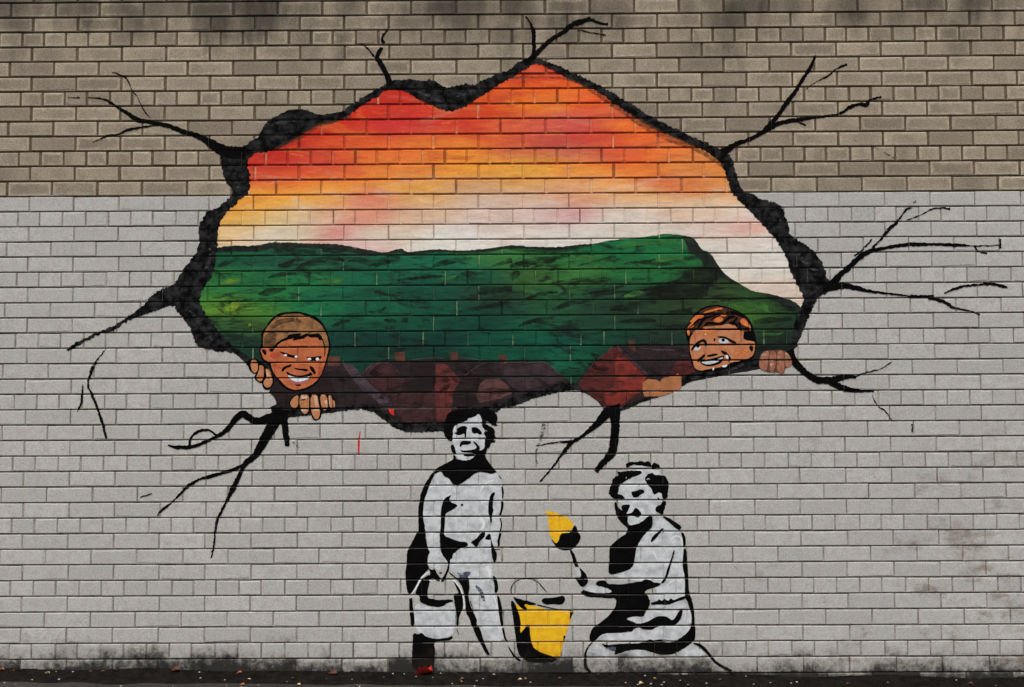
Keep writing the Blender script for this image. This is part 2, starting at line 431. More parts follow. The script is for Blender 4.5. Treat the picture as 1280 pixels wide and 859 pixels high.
def paint_mat(name, col, col2=None, var=.18, dry=0., attr=False, rough=.62, streak=0., dirs=(1, 1, 1), ang=0., dscale=60., spec=.10, soft=.07, amax=1., brush=None, sunset=False):
    t = NT(name)
    g1 = t.noise(330, 3, .7); g2 = t.noise(75, 4, .65)
    base = t.attr('Col').outputs['Color'] if attr else lin(col)
    if col2: base = t.mix(t.map(t.noise(22, 4, .65, t.vec(dirs, (0, ang, 0))), .38, .66), base, lin(col2))
    if streak:
        sv = t.noise(26, 6, .7, t.vec((.30, 1, 1.6), (0, ang, 0)), .6)
        base = t.scale(base, t.map(sv, .25, .75, 1-streak, 1+streak, False))
    if sunset:      # loose brushwork: warmer and paler strokes dragged through the wet paint
        x, y, z = t.xyz()
        b1 = t.noise(7, 7, .68, t.vec((.38, 1, 1.5), (0, .2, 0), (1, 0, 7)), .8); b2 = t.noise(8, 7, .68, t.vec((.34, 1, 1.6), (0, .1, 0), (9, 0, 3)), .8)
        low = t.map(z, 2.35, 2.55)
        base = t.mix(t.math('MULTIPLY', t.map(b1, .54, .72, 0, .38), low), base, lin((228, 142, 58)))
        b3 = t.noise(18, 6, .7, t.vec((.4, 1, 1.4), (0, .25, 0), (4, 0, 4)), .9)
        base = t.mix(t.map(b3, .55, .75, 0, .5), base, t.mix(low, lin((222, 214, 200)), lin((226, 150, 70))))
        base = t.mix(t.map(b3, .45, .28, 0, .5), base, t.mix(low, lin((206, 160, 140)), lin((176, 58, 44))))
        base = t.mix(t.math('MULTIPLY', t.map(b2, .52, .70, 0, .55), low), base, lin((178, 52, 42)))
        base = t.mix(t.map(b1, .48, .30, 0, .42), base, t.mix(low, lin((214, 206, 192)), lin((196, 120, 92))))
    if brush:
        bn = t.noise(9, 7, .68, t.vec((.42, 1, 1.5), (0, ang, 0), (4, 0, 2)), .9); fn = t.noise(60, 4, .6, t.vec((.3, 1, 1.6), (0, ang, 0)))
        bm = t.map(t.math('ADD', bn, t.math('MULTIPLY', t.math('SUBTRACT', fn, .5), .34)), .50, .64, 0, .85)
        base = t.mix(bm, base, lin(brush))
    grain = t.math('ADD', t.math('MULTIPLY', t.math('SUBTRACT', g1, .5), var*1.6), t.math('MULTIPLY', t.math('SUBTRACT', g2, .5), var*1.6))
    base = t.scale(base, t.math('ADD', 1., grain))
    alpha = None
    if dry:
        a = t.noise(dscale, 5, .7, t.vec((.45, 1, 1.3), (0, ang, 0)))
        alpha = t.map(a, dry-soft, dry+soft, 0., amax)
    # the splash dirt at the foot lies over paint as well
    x, y, z = t.xyz()
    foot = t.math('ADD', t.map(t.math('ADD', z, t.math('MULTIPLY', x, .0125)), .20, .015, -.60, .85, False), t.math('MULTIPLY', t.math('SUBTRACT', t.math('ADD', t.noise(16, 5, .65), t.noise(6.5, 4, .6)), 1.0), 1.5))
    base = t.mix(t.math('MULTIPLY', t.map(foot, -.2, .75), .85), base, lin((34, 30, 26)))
    t.bump(t.math('ADD', t.math('MULTIPLY', g1, .5), g2), .45, .0018)
    return t.finish(base, rough, spec, alpha)
BLACK = paint_mat('black_paint', (6, 5, 5), (11, 10, 10), .25, rough=.85, spec=.04, dry=.27, dscale=85., soft=.04)
RIM = paint_mat('rim_black', (6, 6, 6), (42, 42, 44), .4, streak=.6, ang=.5, rough=.85, spec=.04)
BLACKDRY = paint_mat('thin_black', (8, 8, 7), None, .25, dry=.37, rough=.85, spec=.04)
GREYDRY = paint_mat('thin_grey', (82, 78, 76), None, .25, dry=.50)
WHITE = paint_mat('white_paint', (196, 199, 201), (164, 167, 171), .18, streak=.12, ang=.9)
WHITE2 = paint_mat('bright_white_paint', (212, 214, 214), None, .12)
WHITEDRY = paint_mat('thin_white_paint', (200, 203, 205), None, .12, dry=.47)
BLUEGREY = paint_mat('blue_grey_paint', (86, 92, 108), (60, 62, 72), .2, dry=.42)
YELLOW = paint_mat('yellow_paint', (226, 178, 34), (214, 158, 30), .16, streak=.08)
SKIN = paint_mat('skin_paint', (184, 103, 66), (166, 88, 54), .22, streak=.14, ang=.4)
SKIN2 = paint_mat('tan_skin_paint', (186, 122, 84), (170, 106, 72), .16, streak=.05)
HANDP = paint_mat('hand_paint', (182, 122, 84), (160, 104, 72), .16, streak=.08)
HANDR = paint_mat('ruddy_hand_paint', (158, 104, 82), (128, 82, 64), .2, streak=.12)
PALE = paint_mat('pale_knuckle_paint', (202, 170, 142), None, .15, dry=.46)
HAIR = paint_mat('sandy_hair_paint', (150, 106, 66), (106, 76, 50), .2, streak=.2)
HAIRD = paint_mat('dark_hair_paint', (72, 52, 38), None, .2, dry=.47, soft=.25, amax=.8)
ORANGE = paint_mat('orange_hair_paint', (206, 118, 62), (184, 92, 46), .18, streak=.1)
LIP = paint_mat('lip_paint', (150, 92, 112), (176, 104, 100), .15)
BLUSH = paint_mat('blush_paint', (190, 76, 54), None, .15, dry=.5, soft=.2, amax=.8)
RED = paint_mat('red_paint', (186, 48, 34), None, .2)
TAN = paint_mat('flat_tan_paint', (166, 108, 72), (150, 96, 62), .2, streak=.12)
SKYM = paint_mat('sunset_paint', None, None, .2, attr=True, streak=.24, ang=.16, sunset=True)
HILLM = paint_mat('hill_paint', None, None, .26, attr=True, streak=.5, ang=.34, brush=(17, 21, 18))
HDARK = paint_mat('dark_hill_stroke', (22, 26, 22), None, .25, dry=.50, ang=.34, dscale=20, soft=.2, amax=.85)
HDARK2 = paint_mat('dark_ridge_stroke', (24, 28, 25), (36, 44, 36), .25, dry=.36, ang=.2, dscale=40)
HLIGHT = paint_mat('light_hill_stroke', (74, 132, 58), None, .2, dry=.54, ang=.3, dscale=24, soft=.2, amax=.8)
HSUN = paint_mat('yellow_hill_stroke', (126, 160, 48), None, .2, dry=.52, ang=.3, dscale=24, soft=.2, amax=.9)
def roofm(n, c, c2): return paint_mat(n, c, c2, .26, streak=.5, ang=.45, brush=(24, 18, 19))
ROOF = roofm('roof_paint', (46, 33, 35), (34, 26, 28))
ROOFB = roofm('brown_wall_paint', (64, 38, 38), (50, 30, 32))
ROOFR = roofm('red_wall_paint', (100, 47, 43), (76, 38, 36))
ROOFG = roofm('grey_roof_paint', (74, 61, 68), (48, 38, 43))
ROOFK = roofm('black_roof_paint', (30, 23, 24), (40, 28, 28))
ROOFT = roofm('tan_wall_paint', (92, 61, 56), (70, 46, 44))
BRICKR = roofm('brick_red_paint', (126, 47, 38), (94, 38, 34))
MAROON = roofm('maroon_paint', (84, 36, 34), (66, 30, 30))
RSHADE = paint_mat('roof_shade_stroke', (26, 18, 19), None, .2, dry=.47, dscale=26, soft=.25, amax=.75, ang=.4)
CHIM = roofm('chimney_paint', (92, 57, 44), (66, 43, 37))
#PAINT_BEGIN
Q = lambda c, r, pts: Zm(320*c, (0, 215, 430, 644)[r], 3.997, pts)
A_ = lambda p: Zm(300, 380, 9.136, p)
B_ = lambda p: Zm(300, 440, 9.136, p)
C_ = lambda p: Zm(850, 375, 8.533, p)
D_ = lambda p: Zm(540, 505, 12.8, p)
E_ = lambda p: Zm(500, 560, 8, p)
F_ = lambda p: Zm(500, 655, 8, p)
G_ = lambda p: Zm(500, 745, 8, p)
H_ = lambda p: Zm(740, 570, 10.667, p)
I_ = lambda p: Zm(670, 625, 10.667, p)
J_ = lambda p: Zm(740, 640, 9.136, p)
K_ = lambda p: Zm(700, 690, 7.111, p)
L_ = lambda p: Zm(720, 760, 6.095, p)
M_ = lambda p: Zm(620, 715, 7.158, p)
N_ = lambda p: Zm(400, 430, 4, p)
O_ = lambda p: Zm(700, 400, 4, p)
def at(px, py):
    x, z = unproj(px, py); return (x, 0, z)

def field(ctrl, sx, sy, amp, freq, gain=1.):
    """smooth colour field from colour notes taken at points of the mural (anisotropic, warped by noise)"""
    pts = []
    for (px, py, c) in ctrl:
        x, z = unproj(px, py); pts.append((x, z, tuple(q*gain for q in lin(c))))
    kx, kz = 1/(sx*.00405), 1/(sy*.00405)
    def f(x, z):
        wx = x + amp*mnoise.noise(Vector((x*freq*.5, z*freq, 1.7))) * 2
        wz = z + amp*.55*mnoise.noise(Vector((x*freq*.7, z*freq*1.4, 7.3))) + amp*.25*mnoise.noise(Vector((x*freq*2.2, z*freq*5, 3.3)))
        sw = 1e-9; r = g = b = 0.
        for (a, c, col) in pts:
            dx = (wx-a)*kx; dz = (wz-c)*kz; d = dx*dx + dz*dz
            if d > 14: continue
            w = math.exp(-d) + 1e-7
            sw += w; r += w*col[0]; g += w*col[1]; b += w*col[2]
        if sw < 1e-6:
            a, c, col = min(pts, key=lambda q: ((q[0]-wx)*kx)**2 + ((q[1]-wz)*kz)**2); return col
        return (r/sw, g/sw, b/sw)
    return f

# ---- the hole with its landscape
HOLEO = empty('painted_hole', at(640, 500), 'mural of a jagged black edged hole opening on an orange sunset above a green hill', 'mural')
inner_top = [(271, 307), (271, 287), (276, 271), (295, 252), (311, 240), (310, 215), (306, 200), (318, 189), (345, 184), (377, 165), (395, 154), (427, 150), (445, 136), (470, 120), (482, 110), (505, 112),
             (527, 125), (560, 140), (585, 130), (610, 112), (640, 95), (655, 86), (668, 77), (682, 80), (710, 96), (750, 114), (770, 129), (795, 145), (830, 165), (852, 175), (880, 186), (900, 200), (909, 215),
             (911, 222), (917, 240), (937, 260), (960, 285), (975, 302), (985, 322), (992, 345), (1006, 371)]
skyp = [(x-1 if x < 300 else x, y-1) for x, y in inner_top] + [(1003, 390), (960, 375), (900, 350), (860, 305), (700, 320), (500, 322), (270, 322)]
sky_ctrl = [(660,90,(210,65,30)),(680,95,(215,70,35)),(490,125,(192,40,25)),(640,115,(222,92,30)),(700,112,(232,108,35)),(740,128,(222,80,35)),(450,145,(198,45,28)),(520,140,(202,50,38)),(600,135,(205,65,30)),
 (660,128,(226,118,35)),(760,142,(212,95,62)),(400,165,(192,45,30)),(500,160,(198,50,48)),(560,160,(203,60,40)),(640,158,(214,94,60)),(700,160,(204,86,76)),(780,160,(228,110,40)),(340,187,(188,35,25)),(450,180,(212,80,40)),
 (540,180,(223,118,50)),(620,178,(212,88,45)),(660,180,(188,72,62)),(740,176,(200,60,50)),(800,176,(222,96,44)),(840,184,(232,122,50)),(320,202,(188,40,30)),(400,200,(203,70,50)),(480,195,(222,110,50)),(580,192,(228,140,50)),
 (650,195,(200,112,72)),(720,195,(192,104,84)),(780,195,(218,85,45)),(880,198,(212,132,72)),(320,222,(198,70,50)),(360,222,(214,84,44)),(420,220,(214,92,50)),(500,215,(223,130,60)),(600,213,(228,150,55)),(660,210,(228,162,55)),
 (720,215,(232,142,55)),(800,215,(228,122,50)),(880,215,(212,130,60)),(300,250,(222,140,55)),(350,237,(228,132,50)),(420,236,(232,150,60)),(520,234,(222,156,70)),(600,235,(198,150,104)),(650,228,(222,162,72)),(690,236,(212,152,106)),
 (760,235,(228,162,98)),(845,232,(212,108,62)),(890,235,(212,146,86)),(290,262,(222,150,60)),(340,252,(232,166,60)),(400,252,(228,162,82)),(460,253,(212,120,96)),(540,250,(212,160,98)),(600,252,(203,180,162)),(660,250,(212,172,144)),
 (730,250,(208,152,118)),(800,250,(218,166,114)),(900,252,(218,182,144)),(285,276,(222,166,76)),(310,276,(218,176,72)),(350,271,(213,186,142)),(410,272,(213,166,134)),(480,272,(213,142,116)),(540,272,(208,172,144)),(610,272,(208,182,168)),
 (680,268,(204,182,176)),(718,267,(206,148,150)),(780,268,(208,196,184)),(860,270,(213,182,156)),(930,272,(213,200,192)),(285,291,(222,172,94)),(320,291,(213,206,192)),(380,290,(208,192,164)),(430,290,(205,126,120)),(500,290,(208,192,170)),
 (580,292,(214,212,206)),(640,290,(210,196,184)),(720,288,(208,200,192)),(800,288,(208,196,184)),(880,288,(210,194,182)),(922,287,(214,148,130)),(960,300,(213,205,196)),(320,304,(213,196,172)),(460,310,(213,182,174)),(560,308,(213,210,198)),
 (700,300,(210,205,196)),(900,312,(208,200,190)),(960,330,(210,205,196)),(980,362,(208,190,176))]
paint('sunset_sky', HOLEO, SKYM, [shape(skyp, 0)], 0, field(sky_ctrl, 34, 11, .05, 3.0), 6, .22)
ridge = [(270, 311), (287, 309), (320, 309), (340, 305), (367, 305), (390, 305.5), (420, 307), (445, 311), (465, 315), (482, 316), (500, 312.5), (510, 316), (545, 313), (577, 314), (607, 312), (640, 308), (665, 309), (697, 310), (722, 307),
         (740, 305.5), (760, 301), (785, 298), (812, 295.5), (832, 292), (855, 294), (867, 297), (874, 307), (877, 312), (887, 315.5), (895, 327), (901, 337), (910, 346), (927, 356), (940, 364), (960, 367), (975, 371), (992, 376), (1003, 386)]
hillp = ridge + [(996, 400), (994, 420), (990, 445), (960, 460), (900, 470), (800, 490), (757, 505), (719, 482), (712, 480), (640, 495), (500, 500), (400, 500), (350, 490), (312, 460), (297, 443), (280, 427), (265, 409), (252, 389), (246, 375), (251, 360), (264, 342), (268, 325)]
hill_ctrl = [(280,325,(24,84,56)),(350,330,(30,84,62)),(420,335,(30,78,58)),(500,330,(25,94,68)),(560,335,(25,104,74)),(620,325,(56,116,60)),(700,325,(42,106,55)),(760,312,(22,102,60)),(820,310,(30,112,64)),(850,305,(34,102,55)),
 (275,352,(46,116,55)),(300,355,(30,98,60)),(380,350,(35,114,65)),(450,350,(25,98,68)),(540,350,(25,84,64)),(600,350,(25,78,58)),(660,345,(54,94,46)),(720,345,(58,114,55)),(800,345,(35,104,55)),(870,350,(38,50,34)),(930,366,(40,74,40)),
 (260,375,(52,122,55)),(330,372,(35,114,60)),(400,372,(25,94,64)),(470,370,(22,84,60)),(560,370,(20,75,58)),(620,370,(36,62,46)),(690,368,(38,88,54)),(760,368,(34,74,50)),(850,368,(34,42,34)),(890,370,(60,86,45)),(960,380,(38,64,38)),
 (288,386,(108,148,45)),(320,386,(68,128,46)),(400,388,(30,122,74)),(480,388,(25,98,68)),(560,390,(22,79,60)),(620,390,(22,62,50)),(680,390,(36,80,52)),(760,385,(34,60,42)),(850,390,(48,70,40)),(940,392,(62,106,42)),(985,400,(34,58,40)),
 (280,406,(45,90,45)),(310,406,(58,88,45)),(430,402,(25,84,60)),(500,402,(20,75,55)),(580,402,(15,64,52)),(660,403,(18,86,62)),(740,403,(30,66,46)),(830,403,(38,58,42)),(960,418,(40,66,38)),(985,420,(30,48,38)),
 (290,426,(28,60,45)),(320,450,(22,50,40)),(430,425,(18,60,50)),(520,425,(15,55,48)),(620,425,(15,74,57)),(700,425,(15,80,65)),(760,420,(20,65,48)),(830,425,(30,52,42)),(965,432,(25,44,38)),
 (430,445,(15,58,47)),(520,442,(15,58,47)),(640,440,(15,74,55)),(700,445,(20,94,68)),(740,440,(15,70,50)),(800,440,(25,40,38)),(705,462,(20,86,62)),(720,475,(15,55,42)),(960,445,(30,28,32))]
paint('green_hill', HOLEO, HILLM, [shape(hillp, .5, 1)], 1, field(hill_ctrl, 30, 11, .06, 3.5, .86), 5, .30)
band = [(x, y - .3, 1.5 + (5 if x < 470 else 2)) for x, y in ridge[:20]]
sk = [stroke([(x, y+2.2 if x < 480 else y + 1, w + rp.uniform(-1, 1.5)) for x, y, w in band], 1.2),
      shape(Q(2, 1, [(850, 320), (910, 328), (935, 370), (950, 395), (990, 402), (1040, 485), (1080, 525), (1150, 568), (1100, 560), (1020, 500), (960, 480), (940, 430), (880, 400), (870, 360)]), .8),
      shape(Q(3, 1, [(-20, 603), (60, 622), (130, 645), (172, 685), (150, 700), (95, 690), (60, 655), (0, 640)]), .7)]
paint('ridge_line', HOLEO, HDARK2, sk, 2)
dk = [stroke(Q(1, 1, p), 1.6) for p in (
    [(90, 395, 20), (160, 400, 34), (230, 395, 24), (300, 400, 20)], [(330, 390, 18), (400, 395, 24), (450, 385, 12)], [(110, 470, 10), (160, 462, 26), (190, 440, 10)], [(210, 470, 8), (300, 440, 22), (400, 430, 26), (440, 445, 10)],
    [(460, 445, 10), (520, 440, 24), (590, 455, 28), (650, 440, 10)], [(560, 470, 8), (640, 455, 20), (720, 430, 20)], [(60, 530, 8), (110, 515, 22), (200, 505, 10)], [(180, 565, 8), (220, 558, 20), (270, 560, 8)],
    [(10, 610, 10), (70, 598, 40), (150, 585, 10)], [(880, 470, 10), (960, 450, 28), (1080, 430, 10)], [(700, 540, 6), (800, 530, 16), (930, 520, 12)], [(590, 605, 20), (625, 598, 22)], [(380, 770, 8), (430, 752, 22), (470, 742, 10)],
    [(640, 740, 18), (700, 745, 14)], [(725, 735, 26), (760, 740, 24)], [(830, 740, 14), (870, 742, 12)], [(1110, 600, 30), (1180, 590, 40), (1279, 585, 30)], [(1000, 700, 8), (1120, 680, 22), (1279, 650, 26)], [(560, 700, 10), (620, 695, 18), (650, 670, 8)], [(1180, 470, 8), (1279, 440, 26)])]
dk += [stroke(Q(2, 1, p), 1.6) for p in (
    [(-10, 470, 20), (90, 450, 38), (180, 435, 26), (290, 415, 10)], [(-10, 385, 22), (100, 390, 22), (230, 392, 20), (340, 380, 14)], [(100, 480, 8), (170, 455, 18), (220, 440, 10)], [(-10, 530, 24), (20, 510, 40), (40, 500, 12)],
    [(380, 605, 6), (440, 595, 18), (560, 570, 12)], [(200, 690, 10), (280, 660, 28), (390, 640, 14)], [(490, 690, 14), (580, 670, 36), (720, 650, 22)], [(330, 470, 6), (420, 445, 14), (520, 420, 10)], [(560, 460, 8), (640, 452, 18), (720, 440, 8)],
    [(540, 750, 12), (640, 740, 26), (720, 745, 12)], [(60, 640, 10), (130, 612, 18), (230, 600, 8)], [(600, 610, 10), (700, 580, 18), (840, 545, 14)], [(780, 700, 10), (900, 690, 26)], [(30, 770, 10), (120, 740, 22), (220, 725, 10)])]
dk += [shape(Q(2, 1, [(860, 500), (900, 485), (950, 470), (1040, 480), (1060, 520), (990, 560), (975, 630), (840, 632), (700, 635), (660, 620), (700, 580), (800, 560), (840, 525)]), 1.5),
       stroke(Q(0, 1, [(1090, 395, 20), (1160, 385, 30), (1290, 385, 24)]), 1.4), stroke(Q(0, 1, [(1090, 470, 10), (1140, 450, 28), (1190, 430, 12)]), 1.4), stroke(Q(0, 1, [(1060, 630, 6), (1130, 615, 18), (1200, 600, 8)]), 1.2)]
dk += [stroke(Zm(850, 375, 8.533, p), 1.4) for p in ([(790, 230, 30), (900, 220, 70), (1040, 210, 50), (1190, 200, 40)], [(1000, 60, 30), (1120, 80, 60), (1230, 110, 40)], [(780, 500, 60), (950, 520, 60), (1100, 500, 70), (1200, 480, 40)], [(820, 350, 20), (1000, 330, 30)])]
paint('hill_shading', HOLEO, HDARK, dk, 2)
lt = [stroke(Q(1, 1, p), 1.2) for p in ([(1180, 450, 10), (1220, 438, 24), (1270, 430, 10)], [(330, 545, 16), (400, 545, 30), (450, 530, 10)], [(30, 690, 30), (60, 680, 40), (90, 670, 20)], [(60, 560, 10), (140, 545, 16)], [(900, 545, 10), (1000, 520, 14)])]
lt += [stroke(Q(2, 1, p), 1.2) for p in ([(270, 440, 10), (360, 430, 26), (480, 420, 20)], [(700, 450, 10), (780, 430, 30), (860, 430, 16)], [(150, 500, 10), (190, 510, 30), (230, 520, 14)], [(560, 620, 12), (620, 610, 26), (660, 600, 10)], [(60, 600, 10), (120, 600, 20)], [(1160, 670, 12), (1230, 660, 30), (1279, 680, 16)], [(520, 370, 16), (620, 360, 20), (820, 350, 18)])]
lt += [stroke(Zm(850, 375, 8.533, p), 1.) for p in ([(760, 40, 20), (860, 80, 40), (960, 130, 20)], [(520, 20, 20), (620, 70, 30), (690, 90, 20)], [(900, 360, 14), (1000, 370, 30), (1090, 355, 14)])]
paint('hill_highlight', HOLEO, HLIGHT, lt, 2)
paint('hill_sunspot', HOLEO, HSUN, [stroke(Q(0, 1, p), 1.) for p in ([(1130, 690, 20), (1170, 670, 40), (1200, 650, 14)], [(1100, 560, 10), (1160, 545, 26), (1210, 535, 10)], [(1240, 770, 12), (1255, 760, 20)])], 2)

# houses at the foot of the hill
def house(loc, parts, chims):
    o = None
    for (nm, mat, polys, lay) in parts:
        q = paint(nm, HOLEO if o is None else o, mat, polys, lay)
        o = o or q
    for c in chims: paint('chimney', o, CHIM, [shape(c, .3, 0)], 3)
    return o
rb = N_([(0, 200), (30, 100), (100, 95), (150, 105), (200, 155), (270, 95), (330, 75), (480, 80), (560, 72), (700, 72), (860, 90), (1000, 90), (1130, 92), (1210, 160), (1250, 183), (1200, 215), (1000, 275), (830, 335), (640, 420), (440, 425), (360, 385), (290, 325), (200, 318), (60, 345), (-60, 350), (-160, 330), (-200, 270), (-120, 240)])
house(0, [('rooftops', ROOF, [shape(rb, .5, 0)], 2),
    ('wall_panel', ROOFB, [shape(N_([(360, 270), (440, 175), (580, 100), (600, 170), (590, 380), (420, 395), (370, 330)]), .5, 0), shape(N_([(210, 140), (270, 97), (340, 97), (430, 190), (360, 268), (300, 240)]), .5, 0)], 3),
    ('wall_panel', ROOFR, [shape(N_([(580, 100), (630, 100), (700, 180), (690, 200), (665, 240), (660, 325), (640, 390), (585, 385), (572, 200)]), .5, 0)], 3),
    ('wall_panel', ROOFT, [shape(N_([(800, 200), (820, 180), (900, 172), (970, 240), (900, 275), (800, 295), (780, 260)]), .5, 0)], 4),
    ('roof_slope', ROOFK, [shape(N_([(680, 240), (720, 160), (830, 92), (885, 155), (805, 200), (790, 300), (700, 335), (665, 300)]), .5, 0), shape(N_([(440, 175), (460, 100), (575, 95), (580, 190), (560, 240), (430, 240), (380, 265)]), .7, 0)], 3),
    ('roof_slope', ROOFG, [shape(N_([(110, 95), (160, 102), (270, 220), (350, 270), (372, 330), (300, 300), (200, 220), (130, 130)]), .8, 0)], 3),
    ('roof_slope', roofm('purple_roof_paint', (62, 47, 52), (44, 34, 38)), [shape(N_([(900, 98), (1130, 94), (1210, 160), (1225, 182), (1000, 240), (965, 222), (900, 140)]), .5, 0)], 3),
    ('red_patch', RED, [shape(N_([(340, 325), (370, 325), (370, 358), (352, 350)]), .5, 0)], 4),
    ('roof_ridge', paint_mat('dusty_ridge_paint', (112, 96, 98), None, .15, dry=.52, soft=.2, amax=.7), [stroke(N_([(460, 78, 2), (560, 70, 4), (620, 72, 2)])), stroke(N_([(690, 68, 2), (770, 76, 5), (850, 84, 2)])), stroke(N_([(930, 92, 2), (1060, 92, 4), (1130, 94, 4), (1200, 150, 3)])), stroke(N_([(720, 162, 3), (790, 110, 3), (830, 92, 3)])), stroke(N_([(215, 150, 3), (260, 105, 5), (340, 97, 3), (400, 150, 3)]))], 5)],
    [N_([(370, 42), (425, 40), (425, 85), (380, 85)]), N_([(650, 38), (690, 38), (692, 80), (655, 80)]), N_([(890, 55), (935, 56), (935, 108), (905, 108)]), N_([(40, 62), (100, 62), (100, 110), (40, 110)])])
house(0, [('gable_house', ROOF, [shape(O_([(270, 128), (300, 128), (480, 130), (650, 130), (655, 205), (690, 260), (680, 290), (560, 360), (420, 400), (305, 455), (220, 450), (195, 415), (75, 322), (170, 205)]), .5, 0)], 2),
    ('gable_wall', MAROON, [shape(O_([(268, 135), (290, 140), (438, 285), (415, 305), (415, 355), (300, 438), (228, 438), (85, 325), (170, 210)]), .5, 0)], 3),
    ('gable_front', BRICKR, [shape(O_([(285, 180), (330, 188), (400, 260), (428, 290), (410, 350), (300, 430), (232, 420), (212, 352), (270, 340), (277, 222)]), .6, 0)], 4),
    ('side_wall', MAROON, [shape(O_([(540, 280), (590, 202), (640, 192), (680, 255), (612, 282)]), .5, 0)], 3),
    ('roof_streak', ROOFG, [stroke(O_([(285, 135, 8), (340, 185, 6), (400, 240, 8), (450, 285, 6)])), stroke(O_([(600, 180, 4), (640, 178, 6)])), stroke(O_([(400, 140, 4), (500, 150, 8), (620, 150, 4)]), 1.), stroke(O_([(90, 320, 4), (170, 215, 4), (265, 135, 4)]))], 5)],
    [O_([(340, 102), (372, 102), (378, 158), (346, 142)])])

rs = random.Random(21)
for k in range(26):          # loose dark strokes that soften the roofs
    x, y = rs.choice(((rs.uniform(425, 690), rs.uniform(456, 515)), (rs.uniform(735, 850), rs.uniform(445, 490))))
    l, a = rs.uniform(9, 22), rs.choice((.5, -.6, .1)); dx, dy = l*math.cos(a)/2, l*math.sin(a)/2
    if y > 520 - abs(x-560)*.28: continue
    paint('roof_shading', HOLEO, RSHADE, [stroke([(x-dx, y-dy, 1.), (x, y, rs.uniform(4, 8)), (x+dx, y+dy, 1.)], 1.2)], 4.8)
# the black broken edge of the hole
rim_l = [(320, 172), (304, 185), (290, 186), (275, 195), (277, 207), (279, 215), (281, 226), (287, 231), (291, 242), (282, 252), (269, 262), (257, 266), (252, 277), (247, 287), (250, 300), (246, 317), (230, 335), (222, 350), (212, 359),
         (198, 363), (187, 373), (176, 385), (162, 394), (145, 406), (122, 415), (95, 429), (82, 437), (85, 439), (97, 433), (125, 417), (140, 414), (160, 401), (175, 395), (197, 388), (217, 380),
         (222, 390), (235, 405), (242, 422), (246, 431), (251, 435), (275, 439.5), (287, 441), (297, 443), (309, 455), (314, 464), (318, 462), (314, 450), (300, 440), (283, 425), (267, 407), (254, 388), (249, 375), (254, 360), (267, 342), (270, 325), (272, 308), (272, 288), (278, 271), (296, 253), (312, 241), (312, 216), (308, 201), (320, 190), (346, 185), (378, 166), (396, 154), (428, 150)]
rim_tl = [(428, 139), (420, 141), (406, 143), (395, 144), (386, 138), (370, 136), (355, 140), (336, 150), (328, 160), (325, 167)]
rim_t = [(420, 148), (427, 139), (445, 127), (470, 112), (480, 107), (492, 101), (510, 99), (525, 101), (540, 99), (547, 105), (557, 110), (570, 107), (580, 104), (592, 107), (602, 102), (615, 95), (640, 86), (645, 80), (655, 74), (665, 70), (673, 74), (690, 79), (712, 89), (750, 106.5), (780, 125), (812, 145), (852, 165), (877, 176), (900, 186),
         (915, 197), (919, 215), (922, 222), (927, 239), (940, 242), (950, 249), (960, 251), (972, 255), (979, 259), (981, 272), (986, 281), (987, 295), (1000, 302), (1017, 312), (1025, 325), (1032, 337), (1035, 352), (1042, 356), (1035, 365), (1022, 373), (1017, 382), (1007, 405), (997, 430), (992, 438), (997, 450), (988, 456), (985, 445), (990, 425), (993, 405), (1000, 388), (1006, 373),
         (991, 347), (983, 322), (973, 303), (958, 286), (935, 261), (914, 241), (909, 223), (907, 215), (898, 200), (879, 187), (851, 176), (829, 166), (794, 147), (769, 131), (749, 115), (709, 98), (682, 83), (668, 79), (655, 88), (640, 97), (610, 114), (585, 132), (560, 141), (527, 126), (505, 113), (483, 112), (471, 121), (446, 137), (428, 151)]
rim_b = [(340, 505), (352, 509), (365, 512), (382, 510), (400, 512), (425, 510), (450, 505), (470, 507), (485, 520), (500, 528), (520, 529), (555, 529), (580, 521), (600, 512), (617, 504), (650, 494), (675, 486), (700, 479), (712, 475), (713.5, 485), (715, 478), (719, 479), (728, 486), (742, 497), (757, 509), (775, 509), (800, 496), (812, 493), (830, 487), (851, 477), (870, 466), (890, 462), (912, 454), (945, 448), (965, 446), (990, 445), (996, 456), (990, 459), (970, 455), (950, 456.5),
         (932, 459), (915, 464), (890, 469), (870, 475), (852, 482), (835, 491), (815, 496.5), (795, 506), (777, 516), (766, 520), (755, 511), (747, 501), (732, 491), (717, 486.5), (702, 490), (670, 497), (640, 509), (625, 510), (600, 535), (552, 539), (535, 540), (510, 541), (495, 536), (480, 525), (462, 511.5), (420, 514), (395, 519), (365, 521), (350, 524), (338, 516)]
for p in (rim_l, rim_t, rim_b): paint('hole_edge', HOLEO, RIM, [shape(p, 1.9, 1, 1.3)], 5)
paint('hole_edge', HOLEO, RIM, [shape([(318, 180), (325, 167), (328, 160), (336, 150), (355, 140), (370, 136), (386, 138), (395, 144), (406, 143), (420, 141), (430, 139), (428, 151), (396, 156), (378, 168), (346, 187), (320, 192)], 1.2, 1)], 6)
paint('edge_shadow', HOLEO, paint_mat('soft_shadow_paint', (80, 56, 40), None, .2, dry=.5, ang=-.5, soft=.25, amax=.8), [stroke([(640, 97, 3), (712, 100, 3), (770, 134, 5), (800, 153, 8), (835, 172, 9), (870, 186, 6), (905, 208, 5)], 1.), stroke([(345, 186, 3), (378, 169, 6), (400, 156, 5), (440, 146, 3)], .8)], 6)
